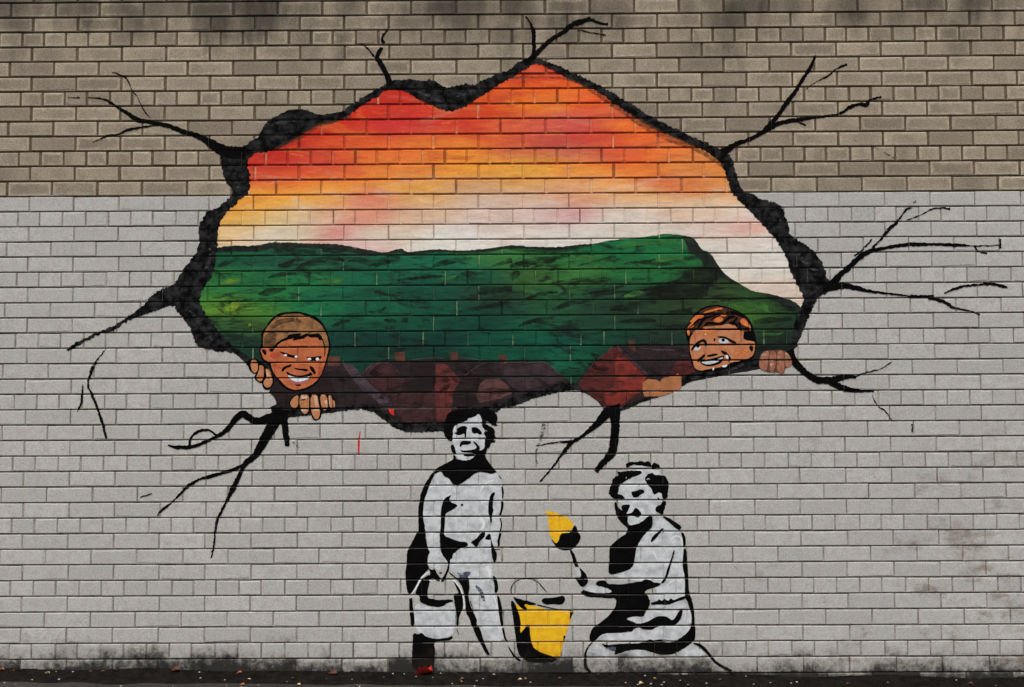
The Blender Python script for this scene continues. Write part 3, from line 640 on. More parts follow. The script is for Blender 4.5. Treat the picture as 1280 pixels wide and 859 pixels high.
paint('edge_highlight', HOLEO, paint_mat('rim_grey', (62, 62, 66), None, .2, dry=.52, dscale=45), [stroke(p, 1.) for p in (
    Q(0, 1, [(1050, 380, 10), (1045, 450, 16), (1010, 520, 14)]), Q(0, 1, [(950, 690, 14), (1000, 760, 16), (1060, 840, 12)]), Q(0, 1, [(1170, 30, 14), (1190, 80, 16)]), Q(1, 0, [(60, 640, 16), (120, 610, 20), (200, 600, 14)]),
    Q(1, 0, [(800, 450, 10), (900, 500, 16), (980, 530, 12)]), Q(1, 0, [(1000, 480, 12), (1080, 460, 14)]), Q(3, 1, [(130, 380, 10), (190, 460, 20), (250, 500, 16)]), Q(3, 1, [(200, 510, 14), (190, 560, 16)]), Q(3, 1, [(40, 200, 10), (70, 260, 12)]), Q(2, 2, [(1080, 130, 10), (1160, 105, 14)]))], 6)

# cracks running out of the hole
cr = [
 [Q(0,0,[(440,488,4),(500,492,7),(545,508,11),(600,545,15),(650,575,19),(690,600,24),(760,612,19),(840,630,22),(920,660,25),(1000,685,30),(1060,722,46),(1130,758,58),(1230,765,60)]), Q(0,0,[(340,488,3),(370,489,5),(400,488,5)]), Q(0,0,[(560,362,6),(610,378,8),(640,405,6),(660,450,3),(690,490,3),(712,540,7),(750,590,4)]), Q(0,0,[(465,712,3),(540,678,11),(590,672,7),(640,650,13),(700,638,9),(800,625,8)])],
 [Q(1,0,[(660,145,8),(630,190,11),(640,217,17)]), Q(1,0,[(630,238,15),(605,285,24),(630,330,25),(660,390,28),(668,430,36)]), Q(1,0,[(520,222,5),(545,230,6),(592,285,9)])],
 [Q(2,0,[(60,320,30),(100,290,28),(150,240,22),(200,195,22),(260,160,20),(290,130,24),(340,115,20),(390,100,16),(440,118,12),(480,122,14)]), Q(2,0,[(70,82,6),(95,125,11),(105,150,20),(110,200,18),(108,275,22)]), Q(2,0,[(330,150,5),(400,165,6),(470,175,4)]), Q(2,0,[(300,112,6),(392,88,9)])],
 [Q(2,0,[(1050,765,40),(1080,745,34),(1120,720,24),(1200,690,19),(1280,645,26),(1340,615,20),(1420,600,22),(1500,590,14),(1610,575,9),(1655,560,14),(1690,535,17),(1730,522,15),(1770,525,22),(1790,500,11),(1845,485,10)]), Q(3,0,[(-20,650,22),(40,590,22),(90,520,22),(140,450,19),(180,385,17),(210,340,17),(238,275,5)]), Q(3,0,[(190,445,3),(240,410,4),(300,380,9),(340,345,7),(395,322,11)]), Q(3,0,[(150,610,11),(190,628,6)])],
 [Q(3,1,[(310,575,50),(360,515,28),(400,480,28),(440,440,25),(500,400,25),(560,385,17),(640,370,17),(720,362,18),(800,362,14),(870,362,14),(930,365,18),(990,367,12)]), Q(3,1,[(990,367,5),(1060,370,4),(1160,365,7)]), Q(3,1,[(1030,370,7),(1050,395,8),(1095,408,6)]), Q(3,1,[(1160,335,8),(1160,382,9)]), Q(3,1,[(520,380,12),(560,340,11),(600,290,18),(640,255,13),(670,215,9),(690,188,11),(718,180,6)]), Q(3,1,[(430,420,6),(470,390,8),(520,335,5)]), Q(3,1,[(690,240,3),(750,220,5),(830,182,7),(910,185,10)])],
 [Q(3,1,[(290,580,44),(380,570,28),(440,580,25),(500,595,16),(600,608,10),(680,618,8),(740,622,14),(830,620,9)]), Q(3,1,[(800,632,10),(870,645,18),(930,678,13),(1010,695,7),(1058,715,7)]), Q(3,1,[(880,605,9),(960,575,12),(1040,565,10),(1120,560,15),(1195,578,13)])],
 [Q(3,2,[(105,30,40),(125,80,42),(150,110,36),(200,155,34),(250,180,36),(320,180,36),(380,165,28),(440,165,12)]), Q(3,2,[(440,163,6),(480,145,6),(560,125,4),(620,88,6)]), Q(3,2,[(310,190,34),(370,218,30),(430,232,20),(530,237,8)]), Q(3,2,[(522,255,6),(530,280,5),(550,310,6),(590,340,5),(620,388,6)]), Q(3,2,[(720,400,8),(722,440,8)])],
 [Q(0,2,[(530,25,6),(490,75,6),(465,115,14),(448,165,12),(440,200,8),(455,245,12),(480,300,14),(497,350,12),(515,405,14),(532,472,10)]), Q(0,2,[(415,200,4),(410,260,11),(405,300,10),(385,340,4)])],
 [Q(0,2,[(1420,350,70),(1360,368,52),(1279,385,36),(1232,358,38),(1210,350,36),(1180,372,30),(1150,410,24),(1120,440,22),(1080,465,18),(1000,500,16),(950,515,20),(880,515,16),(840,505,8)]), Q(0,2,[(948,512,14),(955,470,12),(990,438,12),(1040,430,11),(1085,458,12)])],
 [Q(0,2,[(1400,360,60),(1360,410,56),(1325,470,50),(1279,550,34),(1230,595,28),(1200,650,18),(1160,730,27),(1140,770,15),(1110,830,12),(1088,875,14),(1075,935,10),(1070,1000,10),(1055,1068,8)]), Q(0,2,[(1220,605,20),(1160,630,16),(1090,650,16),(1040,665,18),(1000,675,12),(940,710,16),(900,750,10),(860,790,8),(810,830,11),(785,857,4)]), Q(0,2,[(700,765,4),(760,747,6)])],
 [Q(1,2,[(140,330,56),(140,360,42),(145,420,34),(155,490,27),(155,512,18)])],
 [Q(2,2,[(500,310,90),(512,350,56),(515,420,42),(510,480,44),(500,540,42),(450,600,30),(418,638,24)]), Q(2,2,[(490,330,50),(470,350,50),(430,395,36),(390,430,24),(340,470,16),(290,500,20),(230,580,12),(200,620,9),(140,688,8)]), Q(2,2,[(300,490,18),(240,490,10),(190,497,7),(120,508,4)])],
]
for c in cr:
    for p in c:
        w = sum(q[2] for q in p)/len(p)
        paint('crack', HOLEO, BLACKDRY if w < 2.9 else BLACK, [stroke(p, 1.3)], 6)
paint('crack', HOLEO, GREYDRY, [stroke(Q(2,2,[(160,400,20),(150,450,18),(120,540,6),(125,600,8)]), .8), stroke(Q(3,0,[(425,695,5),(475,722,5)]), .4), stroke(Q(3,0,[(530,735,6),(630,790,7)]), .4), stroke(Q(3,1,[(725,155,7),(740,145,7)])), stroke(Q(1,2,[(185,490,8),(215,520,5)]))], 6)

# ---- boy peering over the edge, left
BOY = empty('painted_person', at(370, 500), 'painted boy with cropped sandy hair and sly grin clutching the edge of the hole', 'painted figure')
a548 = lambda p: [(x, y+548) for x, y in p]
head = A_([(240, 490), (245, 400), (240, 330), (290, 270), (340, 190), (400, 130), (470, 100), (560, 90), (680, 85), (760, 110), (870, 145), (930, 200), (970, 260), (1010, 350), (1030, 430), (1035, 520), (1010, 600), (990, 680), (960, 760)] + a548([(900, 335), (840, 395), (760, 432), (680, 452), (610, 452), (540, 432), (470, 385), (430, 325), (380, 275), (350, 185), (318, 150)]) + [(270, 660), (240, 620), (220, 550), (220, 510)])
paint('collar', BOY, ROOFK, [shape(B_([(330, 150), (385, 300), (345, 425), (330, 470), (365, 490), (400, 540), (425, 600), (340, 655), (420, 720), (600, 720), (830, 725), (930, 690), (1110, 665), (1130, 560), (1080, 420), (1010, 250), (960, 150), (600, 100)]), .6, 1)], 4.2)
paint('head_outline', BOY, BLACK, [shape(head, .5, 1)], 5.2)
hair = paint('hair', BOY, HAIR, [shape(A_([(262, 480), (262, 400), (268, 330), (350, 215), (430, 140), (560, 112), (680, 110), (770, 140), (870, 190), (930, 240), (975, 310), (1003, 400), (1015, 480), (1003, 580), (960, 600), (600, 500), (380, 540), (300, 520)]), .35, 1)], 6)
paint('hair_shade', hair, HAIRD, [shape(A_([(265, 440), (300, 330), (420, 300), (410, 470), (340, 525), (280, 500)]), .8), stroke(A_([(360, 270, 40), (480, 200, 60), (620, 180, 40)]), 1.), stroke(A_([(640, 170, 20), (700, 200, 40)]), 1.)], 7)
face = paint('face', BOY, SKIN, [shape(A_([(425, 492), (440, 450), (520, 402), (640, 396), (760, 372), (880, 382), (930, 430), (940, 500), (975, 512), (1002, 500), (1006, 530), (990, 620), (965, 700), (940, 775)] + a548([(890, 320), (800, 390), (700, 425), (620, 436), (540, 408), (460, 325), (405, 272), (365, 182), (350, 122)]) + [(330, 665), (265, 625), (252, 575), (232, 530), (248, 503), (340, 508), (370, 530), (400, 512)]), .35, 1)], 7)
paint('cheek', face, BLUSH, [shape(A_([(340, 560), (430, 545), (470, 590), (420, 625), (350, 610)]), .8), shape(A_([(350, 690), (450, 690), (460, 730), (380, 740)]), .8), shape(A_([(880, 740), (930, 700), (950, 760), (900, 830)]), .8)], 8)
paint('ear_shadow', face, BLACK, [shape(A_([(255, 515), (298, 525), (305, 580), (282, 583), (252, 545)]), .3, 1)], 8)
paint('fringe', hair, BLACK, [shape(A_([(385, 520), (392, 480), (415, 448), (470, 410), (535, 380), (560, 350), (660, 336), (705, 334), (680, 368), (760, 338), (800, 345), (900, 338), (935, 370), (945, 412), (905, 412), (890, 380), (800, 385), (775, 362), (735, 395), (600, 421), (620, 390), (560, 405), (480, 432), (430, 470)]), .25, 0, 1.2), stroke(A_([(945, 400, 10), (962, 470, 12), (972, 540, 12), (962, 600, 8)])), shape(A_([(330, 520), (370, 505), (395, 512), (380, 545), (345, 545)]), .3)], 9)
for pts, wh in (([(440, 538), (520, 558), (600, 588), (660, 582), (672, 600), (640, 617), (560, 608), (500, 582)], [(520, 586, 20, 11), (645, 601, 19, 14)]), ([(748, 602), (830, 608), (920, 592), (938, 602), (912, 637), (850, 652), (790, 647)], [(793, 629, 23, 14), (885, 630, 20, 17)])):
    e = paint('eye', face, BLACK, [shape(A_(pts), .25, 1)], 9)
    paint('eye_white', face, WHITE2, [A_(ell(*w)) for w in wh], 10)
paint('smile_line', face, BLACK, [shape(A_(p), .25, 1) for p in ([(472, 765), (488, 728), (540, 700), (597, 688), (582, 716), (520, 737), (490, 778)], [(800, 698), (852, 740), (867, 790), (852, 808), (830, 782), (800, 742)])], 9)
paint('nose', face, BLACK, [shape(A_([(612, 724), (680, 740), (750, 738), (787, 755), (762, 771), (680, 757), (630, 747)]), .25, 1)], 9)
mo = paint('mouth', face, LIP, [shape(B_([(545, 275), (650, 296), (810, 280), (790, 318), (765, 345), (690, 368), (620, 358), (570, 330)]), .3, 1)], 8)
paint('teeth', face, WHITE2, [shape(B_([(545, 262), (650, 285), (805, 272), (785, 308), (720, 334), (660, 346), (600, 325), (560, 295)]), .2, 1)], 9)
paint('lip_line', face, BLACK, [shape(A_([(525, 785), (545, 770), (570, 796), (650, 820), (740, 813), (795, 790), (810, 772), (835, 812), (800, 822), (740, 838), (650, 838), (560, 818)]), .25, 1), shape(B_([(625, 366), (660, 376), (698, 365), (692, 386), (650, 390)]), .2, 1)], 10)
h1 = paint('hand', BOY, BLACK, [shape(B_([(70, 140), (110, 80), (180, 70), (240, 115), (300, 150), (340, 220), (395, 300), (390, 370), (345, 425), (300, 437), (258, 405), (252, 352), (220, 352), (168, 312), (162, 280), (188, 250), (140, 240), (108, 205), (100, 170)]), .5, 1)], 6)
for p in ([(130, 90), (180, 88), (207, 140), (207, 200), (182, 242), (150, 232), (130, 190), (122, 130)], [(222, 148), (268, 160), (278, 210), (272, 280), (250, 332), (220, 337), (182, 300), (200, 260), (222, 205)], [(288, 188), (335, 200), (358, 260), (378, 330), (362, 380), (330, 412), (290, 402), (268, 360), (280, 320), (310, 290)]):
    paint('finger', h1, HANDP, [shape(B_(p), .25, 1)], 7)
paint('knuckle', h1, PALE, [shape(B_([(300, 210), (325, 215), (330, 270), (308, 280)]), .3), shape(B_([(335, 250), (365, 310), (355, 330), (335, 290)]), .3)], 8)
h2 = paint('hand', BOY, BLACK, [shape(B_([(555, 580), (600, 510), (660, 480), (790, 475), (900, 475), (1000, 480), (1050, 490), (1100, 560), (1095, 640), (1000, 670), (930, 680), (925, 760), (870, 787), (828, 772), (808, 690), (780, 710), (735, 725), (695, 690), (660, 645), (590, 650)]), .4, 1)], 6)
for p in ([(568, 587), (610, 520), (662, 488), (670, 530), (662, 632), (600, 642)], [(695, 488), (792, 488), (787, 640), (777, 690), (737, 714), (705, 682), (688, 620), (678, 560)], [(808, 488), (885, 488), (903, 600), (915, 680), (906, 752), (870, 772), (840, 752), (808, 660)], [(908, 488), (990, 488), (1012, 640), (962, 672), (935, 642)], [(1005, 500), (1040, 488), (1057, 560), (1057, 637), (1030, 637)], [(1062, 540), (1087, 570), (1087, 637), (1066, 637)]):
    paint('finger', h2, HANDP, [shape(B_(p), .25, 1)], 7)
paint('knuckle', h2, PALE, [shape(B_(p), .3, 0) for p in ([(700, 490), (780, 490), (770, 530), (700, 540)], [(840, 492), (880, 492), (890, 640), (870, 640)], [(950, 490), (985, 495), (1000, 640), (985, 640)], [(1010, 500), (1025, 500), (1035, 630), (1025, 630)], [(690, 655), (770, 650), (765, 675), (710, 680)], [(820, 650), (905, 650), (900, 672), (820, 672)])] , 8)
paint('nail', h2, BLACK, [shape(B_([(692, 546), (752, 534), (742, 551), (702, 557)]), .2, 1)], 9)

# ---- boy peering over the edge, right
BOY2 = empty('painted_person', at(900, 480), 'painted boy with tousled orange hair smiling over the hole edge beside a red house', 'painted figure')
paint('head_outline', BOY2, BLACK, [shape(C_([(55, 330), (90, 240), (150, 150), (240, 80), (370, 48), (480, 65), (570, 95), (660, 140), (720, 180), (770, 260), (790, 330), (817, 440), (812, 500), (792, 600), (740, 645), (640, 685), (520, 725), (400, 765), (200, 772), (150, 742), (118, 660), (100, 560), (95, 480), (65, 400)]), .6, 1)], 6)
paint('hair_base', BOY2, paint_mat('brown_hair_paint', (78, 44, 28), (44, 27, 20), .2, streak=.3, ang=.6), [shape(C_([(75, 330), (100, 235), (165, 165), (250, 95), (370, 66), (480, 82), (590, 120), (690, 180), (752, 280), (762, 340), (640, 340), (560, 280), (430, 280), (250, 300), (130, 360)]), .5, 1)], 6.5)
hr = paint('hair', BOY2, ORANGE, [shape(C_(p), .4, 1) for p in ([(235, 140), (330, 102), (440, 78), (460, 95), (380, 128), (270, 148)], [(98, 238), (150, 178), (210, 152), (252, 158), (248, 188), (190, 212), (160, 252), (140, 292), (76, 308), (90, 278), (130, 240)], [(350, 217), (410, 178), (440, 182), (464, 215), (420, 243), (370, 238)], [(425, 162), (480, 126), (500, 165), (460, 184)], [(636, 210), (680, 192), (718, 230), (740, 293), (680, 273), (648, 252)], [(480, 206), (512, 198), (507, 217), (460, 243)], [(70, 330), (100, 320), (105, 370), (85, 385)], [(735, 250), (755, 290), (755, 330), (735, 330)])], 7)
fc = paint('face', BOY2, SKIN2, [shape(C_([(103, 480), (103, 430), (128, 370), (160, 318), (245, 312), (250, 283), (330, 283), (440, 272), (520, 252), (545, 272), (580, 262), (605, 300), (640, 332), (685, 330), (670, 400), (700, 432), (780, 440), (803, 460), (793, 560), (762, 612), (640, 652), (540, 667), (520, 692), (400, 722), (300, 742), (200, 757), (152, 722), (133, 640), (108, 560)]), .35, 1)], 7)
paint('forehead_shade', fc, paint_mat('orange_shade', (206, 118, 66), None, .15, dry=.5), [shape(C_([(150, 330), (300, 320), (380, 330), (340, 400), (200, 410)]), 1.), shape(C_([(560, 520), (720, 500), (740, 600), (600, 640)]), 1.)], 8)
paint('brow', fc, BLACK, [shape(C_(p), .3, 1) for p in ([(115, 555), (122, 510), (170, 458), (220, 422), (262, 417), (288, 450), (288, 495), (266, 495), (258, 455), (230, 447), (182, 477), (150, 522)], [(398, 390), (440, 383), (500, 397), (552, 428), (605, 455), (592, 472), (540, 455), (480, 424), (420, 408)], [(357, 410), (376, 404), (377, 441), (358, 447)])], 8)
for wp, pp_ in (([(146, 522), (190, 478), (230, 500), (202, 538), (158, 545)], [(168, 490), (212, 473), (208, 507), (178, 508)]), ([(405, 432), (440, 405), (500, 420), (532, 457), (470, 467), (418, 458)], [(438, 412), (478, 410), (477, 442), (444, 447)])):
    paint('eye', fc, WHITE, [shape(C_(wp), .2, 1)], 9); paint('pupil', fc, BLACK, [shape(C_(pp_), .15, 1)], 10)
paint('nose', fc, BLACK, [shape(C_([(283, 588), (395, 567), (403, 590), (290, 613)]), .25, 1), shape(C_([(178, 655), (200, 618), (262, 586), (272, 600), (220, 642), (200, 665)]), .25, 1), shape(C_([(225, 600), (268, 570), (272, 590), (240, 615)]), .25, 1)], 9)
paint('mouth', fc, BLACK, [shape(C_([(200, 648), (300, 638), (400, 608), (462, 592), (474, 610), (442, 672), (380, 698), (300, 713), (235, 692)]), .25, 1)], 8)
paint('teeth', fc, WHITE, [shape(C_([(220, 660), (310, 655), (400, 640), (432, 643), (380, 672), (300, 692), (250, 682)]), .2, 1), shape(C_([(395, 630), (452, 610), (462, 620), (420, 642)]), .2, 1)], 9)
paint('smile_line', fc, BLACK, [shape(C_([(430, 535), (482, 548), (533, 600), (550, 645), (530, 650), (500, 603), (440, 563)]), .25, 1), shape(C_([(728, 490), (782, 488), (778, 552), (753, 548)]), .25, 1)], 9)
paint('highlight', fc, WHITE2, [shape(C_(p), .2, 1) for p in ([(478, 588), (512, 588), (517, 634), (490, 622)], [(440, 702), (508, 688), (492, 717), (450, 718)], [(342, 722), (368, 722), (352, 762)], [(262, 360), (278, 360), (272, 380)])], 10)
paint('strand', hr, BLACK, [stroke(C_(p), .5) for p in ([(95, 300, 8), (150, 255, 16), (190, 215, 22), (250, 195, 12)], [(190, 300, 10), (220, 250, 26), (260, 200, 30), (340, 175, 16), (420, 150, 8)], [(255, 280, 8), (290, 250, 30), (350, 250, 24), (430, 255, 22), (480, 225, 12)], [(440, 270, 6), (470, 235, 22), (520, 190, 36), (580, 175, 26)], [(500, 130, 10), (560, 130, 26), (640, 165, 24), (690, 190, 10)], [(560, 265, 10), (580, 220, 28), (610, 190, 26)], [(620, 310, 16), (640, 280, 24), (625, 240, 20)], [(260, 150, 6), (340, 130, 10), (430, 105, 8)], [(690, 300, 10), (720, 310, 16), (745, 330, 10)], [(330, 215, 6), (360, 190, 14), (420, 170, 8)])], 8.5)
paint('side_hair', hr, BLACK, [shape(C_([(665, 412), (698, 338), (760, 335), (795, 425), (720, 435)]), .4, 1), shape(C_([(520, 235), (560, 225), (620, 255), (610, 300), (585, 265), (560, 275), (545, 250), (525, 262)]), .3, 1)], 9)
paint('ledge', BOY2, RIM, [shape(O_([(600, 300), (650, 272), (700, 258), (760, 248), (850, 212), (940, 197), (1000, 190), (1005, 228), (985, 232), (900, 240), (800, 268), (700, 293), (640, 312), (600, 337), (540, 372), (430, 402), (310, 457), (298, 442), (420, 388), (470, 380), (560, 340)]), .8, 1)], 5.4)
hd = paint('hand', BOY2, paint_mat('hand_gap_paint', (88, 58, 48), None, .2), [shape(C_([(850, 600), (880, 555), (935, 535), (1000, 535), (1065, 530), (1140, 552), (1175, 600), (1200, 665), (1180, 712), (1120, 725), (1110, 780), (1080, 792), (1030, 765), (960, 778), (900, 760), (850, 740), (838, 680)]), .5, 1)], 6)
for p in ([(880, 560), (930, 540), (948, 550), (940, 640), (930, 742), (900, 757), (860, 740), (842, 690), (850, 620)], [(955, 560), (985, 538), (1022, 560), (1030, 640), (1002, 772), (960, 772), (950, 700)], [(1036, 560), (1065, 533), (1102, 545), (1112, 640), (1112, 772), (1080, 788), (1040, 762), (1032, 700)], [(1112, 550), (1142, 560), (1172, 600), (1197, 660), (1187, 702), (1150, 722), (1120, 700)]):
    paint('finger', hd, HANDR, [shape(C_(p), .35, 1)], 7)
paint('knuckle', hd, paint_mat('dusty_pale_paint', (178, 140, 118), None, .15, dry=.5), [shape(C_(p), .4, 1) for p in ([(865, 580), (930, 545), (940, 600), (870, 650)], [(960, 650), (1000, 640), (1005, 700), (960, 720)], [(1110, 555), (1150, 575), (1190, 660), (1130, 640)], [(1040, 560), (1070, 540), (1075, 680), (1045, 640)])], 8)
paint('hand', BOY2, TAN, [shape(O_([(413, 312), (440, 295), (480, 300), (500, 310), (515, 290), (570, 280), (588, 268), (607, 283), (607, 342), (540, 372), (490, 382), (422, 382), (413, 350)]), .6, 0)], 6, label='flat tan painted hand without finger lines')

# ---- standing stencil boy
STD = empty('painted_person', at(575, 838), 'black and white stencil of a curly haired child standing and carrying a pail', 'painted figure')
paint('body', STD, WHITE, [shape(E_([(345, 262), (400, 235), (440, 260), (520, 350), (600, 362), (760, 245), (860, 250), (960, 250), (1010, 310), (1030, 400), (1022, 520), (1010, 660), (1002, 800), (998, 860), (985, 990), (910, 1000), (915, 1180), (935, 1290), (940, 1440), (970, 1490), (1000, 1630), (1010, 1785), (1045, 1940), (850, 1930), (780, 1770), (740, 1640), (720, 1480), (690, 1340), (560, 1260), (500, 1240), (490, 1180), (440, 1160), (400, 1230), (330, 1190), (275, 1180), (290, 1040), (265, 900), (240, 760), (228, 650), (245, 530), (280, 400), (310, 320)]), .5, 1)], 1)
paint('torso_highlight', STD, WHITE2, [stroke(E_([(800, 440, 10), (850, 360, 20), (940, 320, 14)]), .8), stroke(E_([(800, 700, 30), (840, 760, 30), (810, 820, 20)]), .8), stroke(E_([(540, 400, 14), (560, 450, 10)]), .5), stroke(F_([(870, 420, 40), (900, 500, 30), (900, 540, 10)]), .8), stroke(F_([(940, 720, 12), (980, 850, 12)]), .5)], 2)
paint('face', STD, WHITE, [shape(D_([(325, 390), (400, 320), (490, 285), (590, 215), (640, 215), (740, 148), (795, 230), (805, 330), (850, 430), (875, 540), (845, 600), (845, 720), (750, 800), (660, 900), (600, 925), (470, 900), (385, 850), (365, 720), (330, 600), (318, 540)]), .3, 1)], 6)
paint('hair', STD, BLACK, [shape(D_([(200, 510), (188, 420), (198, 320), (218, 230), (258, 150), (340, 100), (500, 78), (700, 68), (850, 68), (980, 108), (1042, 180), (1047, 250), (1022, 318), (1062, 345), (1000, 357), (950, 332), (885, 272), (850, 255), (800, 222), (772, 160), (742, 148), (690, 200), (640, 220), (590, 220), (560, 270), (490, 290), (400, 325), (332, 390), (340, 480), (320, 540), (332, 580), (300, 602), (270, 582), (220, 535)]), .9, 1, 1.1),
    shape(D_([(795, 300), (830, 288), (872, 330), (962, 368), (1012, 430), (1002, 490), (1022, 540), (982, 578), (1022, 580), (1000, 612), (940, 622), (932, 680), (880, 717), (848, 690), (838, 600), (868, 540), (828, 490), (838, 432), (892, 432), (808, 382)]), .9, 1, 1.1)], 7)
paint('jaw_shadow', STD, BLACK, [shape(D_([(298, 652), (350, 650), (372, 720), (395, 795), (350, 803), (310, 752)]), .3, 1), shape(D_([(330, 820), (360, 820), (395, 858), (360, 858)]), .2, 1),
    shape(D_([(448, 733), (520, 748), (620, 738), (700, 718), (718, 682), (650, 602), (682, 593), (782, 705), (742, 740), (800, 745), (842, 700), (850, 620), (892, 700), (858, 800), (852, 870), (760, 900), (720, 862), (712, 812), (650, 782), (520, 778), (470, 767)]), .3, 1), shape(D_([(498, 812), (580, 798), (690, 812), (690, 835), (520, 843)]), .2, 1)], 7)
for p in ([(400, 450), (395, 400), (440, 368), (520, 348), (572, 380), (552, 412), (546, 542), (520, 542), (520, 470), (470, 492), (430, 502), (390, 492), (345, 462)], [(628, 380), (690, 368), (742, 390), (792, 440), (803, 492), (750, 492), (720, 462), (680, 483), (638, 452)]):
    paint('eye', STD, BLACK, [shape(D_(p), .25, 1)], 7)
paint('nose', STD, BLACK, [shape(D_([(438, 690), (448, 620), (490, 588), (580, 588), (638, 600), (612, 642), (550, 658), (490, 652), (462, 690)]), .25, 1)], 7)
paint('shoulder_shadow', STD, BLACK, [shape(E_([(528, 72), (560, 110), (640, 128), (720, 112), (760, 60), (850, 0), (850, 90), (900, 160), (950, 220), (972, 240), (920, 262), (860, 247), (800, 236), (740, 260), (680, 310), (600, 362), (560, 372), (520, 352), (490, 300), (440, 285), (420, 240), (390, 235), (350, 262), (328, 252), (370, 200), (440, 163), (490, 138), (540, 108)]), .4, 1)], 6)
paint('arm', STD, BLACK, [shape(E_([(330, 245), (352, 265), (300, 350), (270, 450), (240, 520), (235, 600), (228, 680), (248, 800), (252, 860), (183, 860), (183, 760), (183, 600), (195, 540), (210, 450), (250, 358), (300, 278)]), .4, 1),
    shape(F_([(200, -10), (247, -10), (252, 80), (267, 180), (277, 250), (302, 280), (282, 312), (272, 400), (292, 430), (282, 460), (222, 518), (180, 588), (130, 692), (78, 702), (58, 600), (53, 480), (68, 380), (68, 280), (98, 220), (138, 150), (158, 100), (188, 68)]), .5, 1)], 3, label='black shadow side of the pail carrying arm')
paint('arm', STD, BLACK, [shape(E_([(932, 438), (953, 450), (932, 500), (927, 600), (938, 620), (918, 680), (922, 742), (905, 755), (898, 690), (883, 650), (883, 560), (898, 480)]), .3, 1), stroke(E_([(985, 275, 8), (1015, 312, 11)])), stroke(E_([(1020, 388, 16), (1030, 450, 17), (1024, 505, 10)])), stroke(E_([(1022, 535, 26), (1020, 600, 24), (1000, 672, 20)])), stroke(E_([(1000, 700, 12), (1015, 760, 13), (1002, 835, 14)])), stroke(F_([(1005, 92, 26), (990, 150, 24), (985, 225, 22)])), stroke(F_([(945, 255, 10), (1000, 252, 12)]))], 3)
paint('chest_shadow', STD, BLACK, [shape(E_([(522, 463), (490, 510), (510, 545), (560, 560), (577, 578), (540, 612), (470, 647), (450, 672), (447, 760), (442, 870), (398, 870), (408, 760), (408, 620), (428, 540), (448, 500)]), .3, 1), E_(ell(620, 570, 13, 13))], 3)
paint('shorts_shadow', STD, BLACK, [shape(F_([(398, 60), (440, 60), (440, 118), (520, 148), (600, 178), (670, 178), (683, 210), (650, 232), (600, 242), (560, 282), (530, 300), (522, 347), (500, 352), (497, 400), (492, 460), (472, 500), (442, 577), (408, 583), (418, 550), (448, 500), (468, 460), (483, 400), (460, 352), (418, 300), (398, 220)]), .4, 1), shape(F_([(703, 187), (760, 150), (828, 72), (857, 85), (842, 140), (800, 170), (772, 232), (740, 217), (728, 200)]), .4, 1), shape(F_([(848, 153), (868, 110), (905, 92), (912, 162), (860, 157)]), .3, 1)], 3)
paint('hip_line', STD, BLACK, [shape(F_([(903, 95), (917, 180), (942, 240), (972, 300), (962, 370), (940, 397), (918, 320), (908, 220)]), .3, 1), shape(F_([(932, 510), (962, 540), (988, 640), (967, 692), (943, 682), (948, 600), (925, 560)]), .3, 1)], 3)
paint('hand', STD, BLACK, [shape(F_([(268, 428), (320, 462), (352, 450), (372, 500), (402, 530), (402, 575), (370, 572), (330, 540), (298, 562), (288, 520), (310, 490)]), .3, 1), shape(F_([(388, 487), (420, 478), (424, 496), (395, 498)]), .2, 1)], 4)
paint('leg', STD, BLACK, [shape(F_([(690, 640), (682, 690), (692, 780), (720, 850), (742, 900), (772, 960), (762, 1008), (802, 1040), (832, 1160), (872, 1250), (903, 1318), (858, 1302), (818, 1220), (758, 1120), (733, 1040), (713, 1020), (698, 950), (658, 890), (655, 800), (648, 720), (640, 680)]), .4, 1)], 3)
paint('leg', STD, BLACK, [shape(F_([(968, 700), (1000, 740), (1025, 860), (1022, 920), (1037, 1022), (1010, 1032), (993, 920), (983, 840)]), .3, 1), stroke(G_([(1030, 320, 20), (1050, 420, 20), (1080, 462, 10)])), shape(G_([(1073, 483), (1112, 540), (1152, 600), (1213, 640), (1200, 660), (1138, 617), (1098, 550)]), .3, 1)], 3)
paint('leg_fold', STD, BLUEGREY, [shape(F_([(752, 605), (800, 638), (832, 680), (853, 760), (840, 775), (808, 742), (803, 692), (758, 645)]), .3, 1), shape(F_([(565, 475), (600, 500), (640, 480), (690, 470), (712, 485), (680, 530), (640, 560), (600, 540)]), .4, 1), stroke(F_([(700, 770, 12), (735, 860, 8)]), .4)], 4)
PAIL = empty('painted_bucket', at(545, 838), 'white stencilled pail with black shadow base hanging from the standing child\'s hand', 'painted bucket')
paint('pail_body', PAIL, WHITE, [shape(G_([(190, 60), (200, 90), (330, 115), (480, 68), (545, 68), (562, 290), (520, 402), (380, 432), (300, 422), (190, 372), (150, 300), (138, 120)]), .4, 1)], 2)
paint('pail_inside', PAIL, BLACK, [shape(F_([(170, 712), (150, 690), (190, 600), (222, 548), (302, 498), (302, 560), (282, 640), (270, 742), (340, 752), (380, 762), (500, 752), (545, 772), (472, 792), (440, 822), (380, 834), (310, 824), (250, 803), (198, 780), (198, 722)]), .5, 1)], 4)
paint('pail_side', PAIL, BLACK, [shape(F_([(528, 558), (560, 578), (602, 640), (622, 700), (633, 780), (628, 850), (602, 900), (587, 950), (587, 1022), (560, 1022), (570, 910), (555, 850), (545, 790), (535, 700), (590, 695), (568, 650)]), .4, 1), shape(G_([(92, 28), (122, 18), (132, 152), (93, 152)]), .3, 0), shape(G_([(98, 170), (137, 158), (147, 250), (137, 308), (113, 308)]), .4, 0), stroke(G_([(570, 330, 10), (585, 385, 5)]))], 4)
